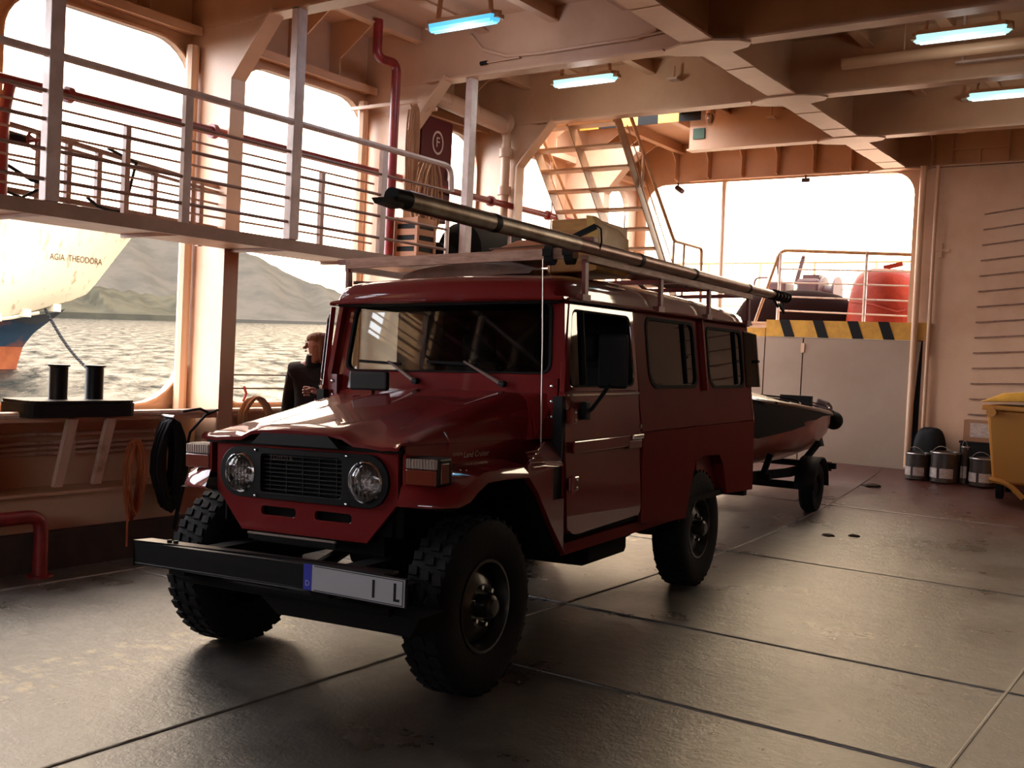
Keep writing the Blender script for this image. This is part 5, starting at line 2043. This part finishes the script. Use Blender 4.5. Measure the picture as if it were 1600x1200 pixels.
mirror_tree(dl_)
ang = math.radians(41)
hp_ = Vector((-.80, .745, 0))
def swing(ob):
    for c in [k for k in COL.objects if k.parent == ob]:
        swing(c)
    me = ob.data
    ca, sa = math.cos(ang), math.sin(ang)
    for v in me.vertices:
        p = v.co - hp_
        v.co = hp_ + Vector((p.x * ca - p.y * sa, p.x * sa + p.y * ca, p.z))


swing(dl_)
dl_['label'] = 'passenger door standing open'
for s in (-1, 1):
    MB().box(min(s * .76, s * .812), max(s * .76, s * .812), .70, .745, .52, 1.33).build('door_seam', 'black', car)
# B pillars and A pillars
for s in (-1, 1):
    mb = MB()
    mb.bar((s * (VS(1.35) - .018), .785, 1.33), (s * (VS(1.83) - .018), .86, 1.85), .03, .06, (0, 1, 0))
    mb.build('front_pillar', 'car_red', car)
    mb = MB()
    mb.bar((s * (VS(.6) - .03), 1.73, .6), (s * (VS(1.1) - .03), 1.73, 1.1), .03, .05, (0, 1, 0))
    mb.bar((s * (VS(1.1) - .03), 1.73, 1.1), (s * (VS(1.83) - .03), 1.73, 1.85), .03, .05, (0, 1, 0))
    mb.build('centre_pillar', 'car_red_in', car)

# inside: dash, wheel, seats, bulkhead
MB().box(-.72, .72, .80, .98, 1.05, 1.36).build('dashboard', 'seat', car, bevel=.03)
mb = MB()
Tw = Matrix.Translation((.38, 1.12, 1.30)) @ Matrix.Rotation(math.radians(-62), 4, 'X')
mb.tube([Tw @ Vector((.20 * math.cos(a), .20 * math.sin(a), 0)) for a in [2 * PI * k / 24 for k in range(24)]], .012, 8, closed=True)
sw_ = mb.build('steering_wheel', 'black', car)
MB().bar(Tw @ Vector((-.19, 0, 0)), Tw @ Vector((.19, 0, 0)), .03, .012).build('wheel_spoke', 'black', sw_)
MB().cyl(Tw @ Vector((0, 0, 0)), (.38, .90, 1.18), .02, 8).build('steering_column', 'black', sw_)
for x in (-.38, .38):
    mb = MB()
    mb.box(x - .26, x + .26, 1.25, 1.70, .90, 1.02)
    st_ = mb.build('front_seat', 'seat', car, bevel=.04)
    mb = MB()
    mb.hexa([(x - .25, 1.62, .98), (x + .25, 1.62, .98), (x + .25, 1.76, .98), (x - .25, 1.76, .98), (x - .22, 1.74, 1.52), (x + .22, 1.74, 1.52), (x + .22, 1.84, 1.52), (x - .22, 1.84, 1.52)])
    mb.build('seat_back', 'seat', st_, bevel=.04)
    MB().box(x - .12, x + .12, 1.78, 1.86, 1.53, 1.70).build('head_rest', 'seat', st_, bevel=.03)
    MB().box(x - .22, x + .22, 1.28, 1.66, .62, .90).build('seat_base', 'seat', st_)
MB().box(-.75, -.05, 2.05, 3.8, .62, 1.30).build('camper_locker', 'car_red_in', car)
MB().box(.05, .75, 2.9, 3.85, .62, 1.25).build('camper_locker', 'car_red_in', car)
MB().box(-.74, .74, 1.92, 1.95, .62, 1.82).build('cab_curtain', 'seat', car)
# mirror seen low before the screen, carried on a bracket from the scuttle
mb = MB()
mb.box(-.455, -.195, .55, .585, 1.335, 1.440)
fm = mb.build('front_mirror', 'black_gloss', car, bevel=.012)
MB().tube([(-.33, .575, 1.36), (-.33, .64, 1.31)], .009, 6).build('mirror_stay', 'black', fm)
# aerial
mb = MB()
mb.tube([(.745, .60, 1.06), (.745, .60, 1.6), (.735, .605, 2.03)], [.004, .003, .002], 6)
an = mb.build('aerial', 'steel', car)
MB().cyl((.745, .60, 1.0), (.745, .60, 1.07), .010, 8).build('aerial_base', 'chrome', an)

# roof rack
rk = MB().bar((-.80, .95, 2.09), (.76, .95, 2.095), .03, .058).build('roof_rack', 'rack_wood', car)
for s in (-1, 1):
    x = s * .80
    MB().bar((x, .96, 2.064), (x, 3.90, 2.060), .045, .035).build('rack_side_rail', 'rack_wood' if s > 0 else 'rack_red', rk)
    for y in (.97, 2.05, 2.95, 3.86):
        t = (y - .97) / 2.9
        mb = MB()
        mb.bar((x, y, 1.862), (x, y, 2.060), .022, .040, (0, 1, 0))
        mb.build('rack_post', 'rack_red', rk)
        MB().box(x - .03, x + .012, y - .05, y + .05, 1.838, 1.872).build('gutter_clamp', 'rack_red', rk)
for y in (1.75, 2.5, 3.2, 3.88):
    MB().bar((-.79, y, 2.068), (.79, y, 2.068), .035, .03).build('rack_cross_bar', 'rack_red', rk)
MB().bar((-.86, .95, 2.10), (-.76, .95, 2.10), .03, .03).build('rack_end_stub', 'rack_red', rk)
MB().bar((-.78, 1.0, 1.98), (-.70, 1.9, 2.02), .02, .02).build('rack_brace', 'rack_red', rk)


def cgo(name, label, cat, x, y, z):
    e = empty(name, label, cat)
    e.matrix_world = CM @ Matrix.Translation((x, y, z))
    return e


# long pole carried on the near rail
po = cgo('long_pole', 'long jointed tube pole lashed along the near side of the roof rack', 'pole', .83, 2.0, 2.118)
P0, P1 = Vector((0, -2.72, .006)), Vector((0, 2.85, -.004))
for a, b, mt, r in ((0.0, .27, 'alu', .041), (.27, .585, 'bronze', .037), (.585, .80, 'bronze', .033), (.80, 1.0, 'bronze', .030)):
    MB().cyl(P0.lerp(P1, a), P0.lerp(P1, b), r, 16).build('pole_tube', mt, po)
for t, r in ((.12, .043), (.42, .040), (.585, .040), (.80, .036)):
    MB().cyl(P0.lerp(P1, t - .004), P0.lerp(P1, t + .004), r, 16).build('joint_ring', 'black', po)
mb = MB()
mb.cyl(P0 + Vector((0, .02, 0)), P0 + Vector((0, -.10, .002)), .040, 12, .036)
mb.build('pole_end_fitting', 'black_gloss', po)
mb = MB()
mb.hexa([(-.02, -2.90, -.03), (.02, -2.90, -.03), (.03, -2.78, -.035), (-.03, -2.78, -.035), (-.02, -2.92, -.012), (.02, -2.92, -.012), (.03, -2.78, .01), (-.03, -2.78, .01)])
mb.build('pole_hook', 'black_gloss', po)
for k in range(5):
    a = P0.lerp(P1, .925 + .018 * k)
    rr = [(a.x + .038 * math.cos(q), a.y + .02 * math.sin(q), a.z + .038 * math.sin(q)) for q in [2 * PI * i / 14 for i in range(14)]]
    MB().tube(rr, .009, 6, closed=True).build('lashing_turn', 'black_rope', po)
mb = MB()
mb.tube([(0, 2.45, -.04), (.02, 2.5, -.10), (.0, 2.6, -.07), (.02, 2.68, -.14), (.0, 2.72, -.05)], .010, 6)
mb.build('rope_end', 'black_rope', po)
# second thinner tube beside it
po2 = cgo('spare_tube', 'thin brown tube lying under the long pole on the rack rail', 'tube', .765, 3.2, 2.095)
MB().cyl((0, -.9, .012), (0, 1.3, .008), .018, 12).build('tube', 'bronze', po2)
MB().cyl((0, 1.3, .008), (0, 1.34, .008), .022, 12).build('tube_cap', 'black', po2)
# straps round the front bar
for k, x in enumerate((.60, .72)):
    so = cgo('strap', ['inner of the two black straps round the front rack bar', 'outer of the two black straps round the front rack bar'][k], 'strap', x, .95, 2.09)
    mb = MB()
    rg = []
    for q in [2 * PI * i / 16 for i in range(16)]:
        c, s_ = math.cos(q), math.sin(q)
        px, pz = .032 * c, .062 * s_ + .008
        rg.append([(-.025, px, pz), (.025, px, pz), (.025, px * 1.15, pz * 1.06), (-.025, px * 1.15, pz * 1.06)])
    mb.loft(rg, True, False, True, smooth=False)
    mb.build('strap_band', 'black', so)
    MB().box(-.028, .028, -.048, -.036, -.01, .03).build('strap_buckle', 'black_gloss', so)
# roof load
lo = cgo('tarpaulin_roll', 'low brown canvas bundle on the car roof behind the front rack bar', 'tarpaulin', .05, 1.45, 2.012)
mb = MB()
rg = []
for k in range(13):
    t = k / 12
    x = -.58 + .90 * t
    h = .035 + .075 * math.sin(PI * min(1, t * 1.05)) ** .7
    rg.append([(x, -.30 + .03 * math.sin(5 * t), 0), (x, -.28, h * .7), (x, -.16 + .02 * math.sin(9 * t), h), (x, .05, h * 1.08 + .008 * math.sin(13 * t)), (x, .22, h * .85), (x, .30, h * .3), (x, .31, 0)])
mb.loft(rg, True, True)
mb.build('canvas_bundle', 'canvas', lo)
wd = cgo('orange_cover', 'rusty orange wedge shaped cover on the roof load', 'cover', .11, 1.62, 2.15)
mb = MB()
mb.hexa([(-.42, -.20, -.03), (.28, -.20, -.03), (.28, .25, -.03), (-.42, .25, -.03), (-.05, -.10, .11), (.24, -.12, .115), (.24, .22, .12), (-.02, .20, .115)])
mb.build('cover_sheet', 'orange_canvas', wd, bevel=.02)
MB().bar((-.20, -.17, .055), (.25, -.17, .062), .012, .008).build('cover_seam', 'canvas', wd)
yb = cgo('yellow_bundle', 'yellow wooden box with a crumpled yellow sheet on the near side of the roof', 'box', .56, 1.55, 2.02)
MB().box(-.145, .12, -.25, .25, .01, .315).build('box_body', 'timber', yb, bevel=.008)
mb = MB()
rg = []
for k in range(12):
    t = k / 11
    y = -.252 + .42 * t
    rg.append([(.10 + .012 * math.sin(9 * t + 1), y, .012), (.150 + .012 * math.sin(7 * t), y, .02), (.156 + .014 * math.sin(11 * t + 2), y, .15), (.150 + .012 * math.sin(8 * t), y, .262 - .03 * t),
               (.12, y, .325 - .05 * t + .008 * math.sin(10 * t)), (.08, y, .330 - .05 * t)])
mb.loft(rg, True, True)
mb.build('yellow_sheet', 'dry_bag', yb)
mb = MB()
mb.hexa([(-.19, -.22, .0), (-.147, -.25, .0), (-.147, .2, .0), (-.19, .2, .0), (-.18, -.22, .05), (-.147, -.25, .13), (-.147, .2, .13), (-.18, .2, .05)])
mb.build('sheet_skirt', 'timber', yb)
cl = cgo('ratchet', 'small dark ratchet clamp on top of the pole by the yellow box', 'clamp', .80, .98, 2.165)
MB().bar((-.07, -.02, .015), (.04, .03, .075), .035, .03).build('clamp_lever', 'black_gloss', cl)
MB().box(-.05, .05, -.03, .03, -.02, .012).build('clamp_base', 'rack_red', cl)
MB().tube([(.04, .03, .08), (.07, .03, .06), (.075, .03, -.01), (.06, .03, -.06)], .005, 6).build('clamp_cord', 'black_rope', cl)
bj = cgo('rack_block', 'reddish wooden block on the near end of the front rack bar', 'block', .735, .99, 2.125)
bpy.data.objects.remove(bj)
ch = cgo('folding_frame', 'dark folded tubular frame lying on the rear of the roof rack', 'frame', -.25, 3.1, 2.085)
for x in (-.2, .2):
    MB().tube(arcpath([(x, -.7, .02), (x, -.4, .12), (x, .5, .12), (x, .8, .03)], .1), .018, 8).build('frame_tube', 'machine', ch)
for y in (-.3, .1, .4):
    MB().tube([(-.2, y, .12), (.2, y, .12)], .014, 8).build('cross_tube', 'machine', ch)
MB().box(-.16, .16, -.25, .0, .135, .20).build('frame_pad', 'canvas', ch, bevel=.02)
rb = cgo('roof_bag', 'brown rolled bag on the rear of the roof rack', 'bag', .38, 3.15, 2.085)
MB().lathe([(.01, -.62), (.055, -.60), (.07, -.5), (.07, .5), (.055, .60), (.01, .62)], Matrix.Translation((0, 0, .07)) @ Matrix.Rotation(-PI / 2, 4, 'X'), 16).build('bag_roll', 'canvas', rb)
for y in (-.3, .32):
    MB().lathe([(.073, -.02), (.073, .02)], Matrix.Translation((0, y, .07)) @ Matrix.Rotation(-PI / 2, 4, 'X'), 16).build('bag_strap', 'black', rb)

# ================================================================== TRAILER AND DINGHY
def wgo(name, label, cat, x, y, z0):
    """stands on the sheered deck behind the car; local axes as the car's, without its lean"""
    a = 0.08409
    X = -3.56412 + x * math.cos(a) - y * math.sin(a)
    Y = 3.85906 + x * math.sin(a) + y * math.cos(a)
    e = empty(name, label, cat, (X, Y, z0), rz=a)
    return e, Y


tr, ty_ = wgo('boat_trailer', 'dark boat trailer behind the red car', 'trailer', 0, 6.62, 0)
tr.location.z = fz(ty_)
for s in (-1, 1):
    T = Matrix.Translation((s * .62, 0, .25)) @ Matrix.Rotation(s * PI / 2, 4, 'Y')
    mb = MB()
    mb.lathe([(.13, -.06), (.17, -.075), (.23, -.07), (.25, -.045), (.25, .045), (.23, .07), (.17, .075), (.13, .06)], T, 28)
    wv = mb.build('trailer_wheel', 'rubber', tr)
    MB().lathe([(.132, .06), (.11, .03), (.06, .05), (.001, .055)], T, 20).build('trailer_rim', 'under', wv)
    mb = MB()
    rg = [[(s * x, .31 * math.cos(a), .25 + .31 * math.sin(a)) for x in (.52, .72)] for a in [PI * k / 10 for k in range(11)]]
    mb.loft(rg, False, False)
    m_ = mb.build('mudguard', 'black', tr)
    so_ = m_.modifiers.new('thick', 'SOLIDIFY')
    so_.thickness = .012
    MB().bar((s * .45, -2.2 * 0 - .3, .40), (s * .45, .9, .40), .06, .08).build('trailer_side_rail', 'under', tr)
    MB().bar((s * .45, -.3, .40), (s * .05, -2.3, .42), .06, .08).build('trailer_draw_arm', 'under', tr)
    MB().bar((s * .40, .30, .40), (s * .52, .62, .66), .05, .05).build('bunk_post', 'under', tr)
    MB().bar((s * .38, -.9, .42), (s * .44, -.9, .62), .05, .05).build('bunk_post', 'under', tr)
    MB().box(s * .55 - .05, s * .55 + .05, .92, .95, .34, .44).build('tail_lamp', 'amber', tr)
MB().cyl((-.6, 0, .25), (.6, 0, .25), .04, 10).build('trailer_axle', 'under', tr)
MB().bar((-.65, .9, .40), (.65, .9, .40), .08, .06).build('trailer_cross_bar', 'under', tr)
MB().bar((-.45, -.9, .40), (.45, -.9, .40), .06, .06).build('trailer_cross_bar', 'under', tr)
MB().cyl((0, -2.3, .42), (0, -2.50, .44), .05, 10).build('coupling', 'steel', tr)
MB().cyl((.0, -2.0, .0), (.0, -2.0, .42), .03, 10).build('jockey_leg', 'under', tr)

bo, by_ = wgo('dinghy', 'varnished red dinghy with a shiny black cover on the trailer', 'boat', 0, 6.62, 0)
bo.location.z = fz(10.2) + .0
# stations along y: (y, half beam, gunwale z, keel z)
STN = [(-2.1, .08, 1.34, .95), (-1.8, .26, 1.31, .72), (-1.3, .44, 1.27, .56), (-.6, .55, 1.22, .50), (.2, .585, 1.165, .49), (.8, .56, 1.12, .51), (1.25, .49, 1.085, .58), (1.52, .40, 1.065, .70), (1.68, .28, 1.055, .82)]
rg = []
zsub = fz(10.2)
for y, b, g, k in STN:
    g, k = g - zsub - .02, k - zsub + .08
    half = [(b, g), (b * .99, g - (g - k) * .25), (b * .93, g - (g - k) * .5), (b * .76, g - (g - k) * .75), (b * .40, g - (g - k) * .94), (0, k)]
    ring = [(x, y, z) for x, z in half] + [(-x, y, z) for x, z in reversed(half[:-1])]
    rg.append(ring)
mb = MB()
mb.loft(rg, False, False)
e = rg[-1]
mb.add(e, [tuple(range(len(e)))])
mb.build('hull', 'hull_red', bo)
mb = MB()
for s in (1, -1):
    mb.tube([(s * (b + .008), y, g - zsub - .02) for y, b, g, k in STN], .022, 8)
mb.build('gunwale', 'timber_dark', bo)
# boat cover, with its near side hanging down in a long triangle
rg = []
for y, b, g, k in STN:
    g = g - zsub
    crown = .06 + .05 * math.sin((y + 2.1) * 1.1)
    rg.append([(s_ * (b + .012), y, g - .02 + (crown + .008 * math.sin(9 * y + 7 * abs(s_))) * (1 - abs(s_) ** 2)) for s_ in [1 - 2 * i / 10 for i in range(11)]])
mb = MB()
mb.loft(rg, False, False)
mb.build('cover_sheet', 'cover', bo)
mb = MB()
for s in (1, -1):
    rg = []
    for i, (y, b, g, k) in enumerate(STN[:-1]):
        g, kk = g - zsub - .02, k - zsub + .08
        dr = max(0.02, .46 * (1 - (y + 2.1) / 3.2))
        rg.append([(s * (b + .016), y, g), (s * (b * .99 + .016), y, g - min(dr, (g - kk) * .6) * .5), (s * (b * .95 + .016), y, g - min(dr, (g - kk) * .7))])
    mb.loft(rg, False, False)
mb.build('cover_skirt', 'black', bo)
for k in range(7):
    y = -1.5 + .4 * k
    mb = MB()
    b = .55
    mb.tube([(b * math.cos(a), y + .05 * math.sin(3 * a), 1.17 - zsub + .07 * math.sin(a) + (.04 if y < 0 else -.03)) for a in [PI * i / 10 for i in range(11)]], .008, 5)
    mb.build('cover_fold', 'cover', bo)
MB().box(.08, .42, .62, .68, 1.12 - zsub, 1.27 - zsub).build('seat_back_board', 'black', bo)
mb = MB()
mb.hexa([(.24, 1.36, 1.05 - zsub), (.44, 1.36, 1.05 - zsub), (.44, 1.58, 1.02 - zsub), (.24, 1.58, 1.02 - zsub), (.28, 1.44, 1.24 - zsub), (.42, 1.44, 1.20 - zsub), (.42, 1.62, 1.15 - zsub), (.28, 1.62, 1.18 - zsub)])
mb.build('motor_bracket', 'machine', bo, bevel=.02)
fn = MB().sphere((.44, 1.62, .98 - zsub), .105, n=18, m=12).build('round_fender', 'rubber', bo)
MB().tube([(.44, 1.62, 1.08 - zsub), (.38, 1.50, 1.12 - zsub)], .01, 6).build('fender_line', 'black_rope', fn)
mb = MB()
mb.hexa([(.24, 1.52, .66 - zsub), (.28, 1.52, .66 - zsub), (.28, 1.92, .66 - zsub), (.24, 1.92, .66 - zsub), (.24, 1.60, .84 - zsub), (.28, 1.60, .84 - zsub), (.28, 1.70, .84 - zsub), (.24, 1.70, .84 - zsub)])
mb.build('skeg', 'black', bo)

# ================================================================== PERSON
pe = empty('person', 'person with reddish hair in a dark jacket standing behind the open car door', 'person', (-6.06, 6.05, 0))
pe.rotation_euler = (0, 0, math.radians(14))   # faces local -y


def skin_obj(name, joints, edges, mat, parent, root=0, sub=2):
    me = bpy.data.meshes.new(name)
    me.from_pydata([j[0] for j in joints], edges, [])
    ob = bpy.data.objects.new(name, me)
    COL.objects.link(ob)
    ob.parent = parent
    me.materials.append(M[mat])
    sk = ob.modifiers.new('skin', 'SKIN')
    sk.use_smooth_shade = True
    for v, j in zip(me.skin_vertices[0].data, joints):
        v.radius = j[1] if isinstance(j[1], tuple) else (j[1], j[1])
    me.skin_vertices[0].data[root].use_root = True
    sb_ = ob.modifiers.new('sub', 'SUBSURF')
    sb_.levels = sub
    sb_.render_levels = sub
    return ob


# body: pelvis, spine, neck, head, legs, arms in one surface (metres; x = person's left is +x when facing -y)
J = [((0, .0, .95), (.14, .11)), ((0, .01, 1.10), (.135, .105)), ((0, .02, 1.27), (.155, .115)), ((0, .03, 1.38), (.13, .09)), ((0, .015, 1.45), (.055, .055)), ((0, -.005, 1.50), (.06, .065)),
     ((0, -.01, 1.57), (.074, .092)), ((0, .0, 1.625), (.062, .075)),
     ((.095, .0, .86), (.085, .09)), ((.10, -.01, .50), (.058, .06)), ((.10, .02, .10), (.04, .04)), ((.11, -.08, .035), (.04, .028)), ((.115, -.16, .025), (.03, .02)),
     ((-.095, .0, .86), (.085, .09)), ((-.10, -.01, .50), (.058, .06)), ((-.10, .02, .10), (.04, .04)), ((-.11, -.08, .035), (.04, .028)), ((-.115, -.16, .025), (.03, .02)),
     ((.19, .03, 1.36), (.062, .06)), ((.235, .03, 1.10), (.048, .048)), ((.215, -.18, 1.155), (.036, .036)), ((.195, -.25, 1.19), (.026, .02)),
     ((-.19, .03, 1.36), (.062, .06)), ((-.24, .04, 1.08), (.048, .048)), ((-.20, -.10, .88), (.036, .036)), ((-.19, -.15, .80), (.027, .02))]
Ed = [(0, 1), (1, 2), (2, 3), (3, 4), (4, 5), (5, 6), (6, 7), (0, 8), (8, 9), (9, 10), (10, 11), (11, 12), (0, 13), (13, 14), (14, 15), (15, 16), (16, 17), (3, 18), (18, 19), (19, 20), (20, 21), (3, 22), (22, 23), (23, 24), (24, 25)]
body = skin_obj('body', J, Ed, 'skin', pe)
# jacket: a looser skin over trunk and arms
Jk = [((0, .0, .86), (.20, .16)), ((0, .01, 1.05), (.185, .145)), ((0, .02, 1.25), (.20, .15)), ((0, .03, 1.37), (.16, .12)), ((0, .02, 1.44), (.085, .09)),
      ((.20, .03, 1.36), (.085, .085)), ((.26, .04, 1.10), (.072, .072)), ((.225, -.16, 1.145), (.055, .055)), ((.208, -.215, 1.17), (.045, .045)),
      ((-.20, .03, 1.36), (.085, .085)), ((-.26, .05, 1.08), (.072, .072)), ((-.21, -.08, .90), (.055, .055)), ((-.205, -.11, .86), (.045, .045))]
Ek = [(0, 1), (1, 2), (2, 3), (3, 4), (3, 5), (5, 6), (6, 7), (7, 8), (3, 9), (9, 10), (10, 11), (11, 12)]
jk = skin_obj('jacket', Jk, Ek, 'jacket', pe)
mb = MB()
mb.lathe([(.092, 1.39), (.090, 1.44), (.082, 1.485), (.076, 1.487), (.080, 1.44)], Matrix.Translation((0, .005, 0)), 20)
mb.build('jacket_collar', 'jacket', jk)
mb = MB()
mb.lathe([(.080, 1.480), (.077, 1.492), (.068, 1.490)], Matrix.Translation((0, .0, 0)), 20)
mb.build('scarf_edge', 'collar', jk)
Jl = [((0, .0, .92), (.155, .125)), ((.095, .0, .82), (.10, .105)), ((.10, -.01, .50), (.073, .075)), ((.10, .02, .08), (.058, .058)),
      ((-.095, .0, .82), (.10, .105)), ((-.10, -.01, .50), (.073, .075)), ((-.10, .02, .08), (.058, .058))]
skin_obj('trousers', Jl, [(0, 1), (1, 2), (2, 3), (0, 4), (4, 5), (5, 6)], 'jeans', pe)
# face: nose, lips, eyes, ears
mb = MB()
mb.hexa([(-.014, -.098, 1.535), (.014, -.098, 1.535), (.012, -.07, 1.535), (-.012, -.07, 1.535), (-.006, -.092, 1.580), (.006, -.092, 1.580), (.006, -.07, 1.58), (-.006, -.07, 1.58)])
mb.hexa([(-.012, -.116, 1.532), (.012, -.116, 1.532), (.012, -.08, 1.528), (-.012, -.08, 1.528), (-.006, -.105, 1.552), (.006, -.105, 1.552), (.008, -.08, 1.56), (-.008, -.08, 1.56)])
mb.build('nose', 'skin', body, bevel=.004)
mb = MB()
mb.sphere((0, -.088, 1.513), .024, .012, .008, 12, 6)
mb.build('mouth', 'lips', body)
for s in (-1, 1):
    MB().sphere((s * .031, -.086, 1.572), .012, .008, .008, 10, 6).build('eye', 'collar', body)
    MB().sphere((s * .031, -.093, 1.572), .005, .003, .005, 8, 5).build('iris', 'black', body)
    MB().tube([(s * .048, -.083, 1.588), (s * .03, -.094, 1.594), (s * .014, -.093, 1.590)], .004, 5).build('eyebrow', 'hair', body)
    MB().sphere((s * .078, .01, 1.555), .010, .02, .032, 10, 7).build('ear', 'skin', body)
# hair: cap plus loose strands down to the collar
mb = MB()
rg = []
for i in range(9):
    t = i / 8
    z = 1.658 - .235 * t
    rad = .042 + .056 * math.sin(PI * min(1, t * 1.25) * .55) if t < .8 else .106 - .05 * (t - .8)
    ring = []
    for k in range(16):
        a = PI * (-.16) + (PI * 1.32) * k / 15
        ring.append((rad * 1.02 * math.cos(a) * (1 + .05 * math.sin(5 * a + 3 * t)), .012 + rad * 1.12 * math.sin(a), z + .006 * math.sin(7 * a)))
    rg.append(ring)
mb.loft(rg, False, False)
mb.sphere((0, .012, 1.612), .090, .100, .056, 16, 8)
hr = mb.build('hair', 'hair', pe)
so_ = hr.modifiers.new('thick', 'SOLIDIFY')
so_.thickness = .02
for k in range(12):
    a = .1 + k * .26
    x, y = .095 * math.cos(a), .015 + .095 * math.sin(a)
    MB().tube([(x * .8, y * .8, 1.60), (x * 1.02, y * 1.02, 1.54), (x * 1.12 + .01 * math.sin(k), y * 1.1, 1.47), (x * 1.1, y * 1.2, 1.42 + .01 * (k % 3))], [.018, .016, .012, .004], 6).build('hair_strand', 'hair', hr)


HEAD_TURN = math.radians(-58)
for c_ in COL.objects:
    if c_.parent in (body, pe) and c_.name.split('.')[0] in ('nose', 'mouth', 'eye', 'iris', 'eyebrow', 'ear', 'hair'):
        c_.rotation_euler = (0, 0, HEAD_TURN)


def hand(o, pose, parent, flip=1):
    """o: wrist, fingers curl towards -y; five separate skinned fingers rooted in the palm"""
    ox, oy, oz = o
    pj = [((ox, oy, oz), (.024, .016)), ((ox - flip * .035, oy - .025, oz + .012), (.032, .016)), ((ox - flip * .068, oy - .035, oz + .018), (.036, .015))]
    pe_ = [(0, 1), (1, 2)]
    h = skin_obj('hand', pj, pe_, 'skin', parent, 0, 2)
    for i, ln in enumerate((.070, .078, .074, .060)):
        z = oz + .045 - .020 * i
        x0, y0 = ox - flip * .066, oy - .034
        f = [((x0, y0, z), .0095), ((x0 - flip * ln * .45, y0 - .010, z + .002), .0088), ((x0 - flip * ln * .62, y0 - .010 - ln * .30, z), .0078), ((x0 - flip * ln * .40, y0 - .010 - ln * .52, z - .002), .0065)]
        if pose == 'relaxed':
            f = [((x0, y0, z), .0095), ((x0 - flip * ln * .4, y0 - .006, z - .010), .0088), ((x0 - flip * ln * .72, y0 - .020, z - .018), .0078), ((x0 - flip * ln * .92, y0 - .034, z - .024), .0065)]
        skin_obj('finger', f, [(0, 1), (1, 2), (2, 3)], 'skin', h, 0, 1)
    t = [((ox - flip * .022, oy - .022, oz + .028), .012), ((ox - flip * .040, oy - .052, oz + .042), .0105), ((ox - flip * .066, oy - .066, oz + .036), .009), ((ox - flip * .084, oy - .066, oz + .026), .0075)]
    skin_obj('thumb', t, [(0, 1), (1, 2), (2, 3)], 'skin', h, 0, 1)
    return h


hand((.195, -.25, 1.19), 'curl', pe, 1)
hand((-.195, -.14, .815), 'relaxed', pe, -1)
for s in (-1, 1):
    mb = MB()
    mb.sphere((s * .112, -.06, .045), .048, .125, .045, 14, 8)
    mb.build('shoe', 'black', pe)
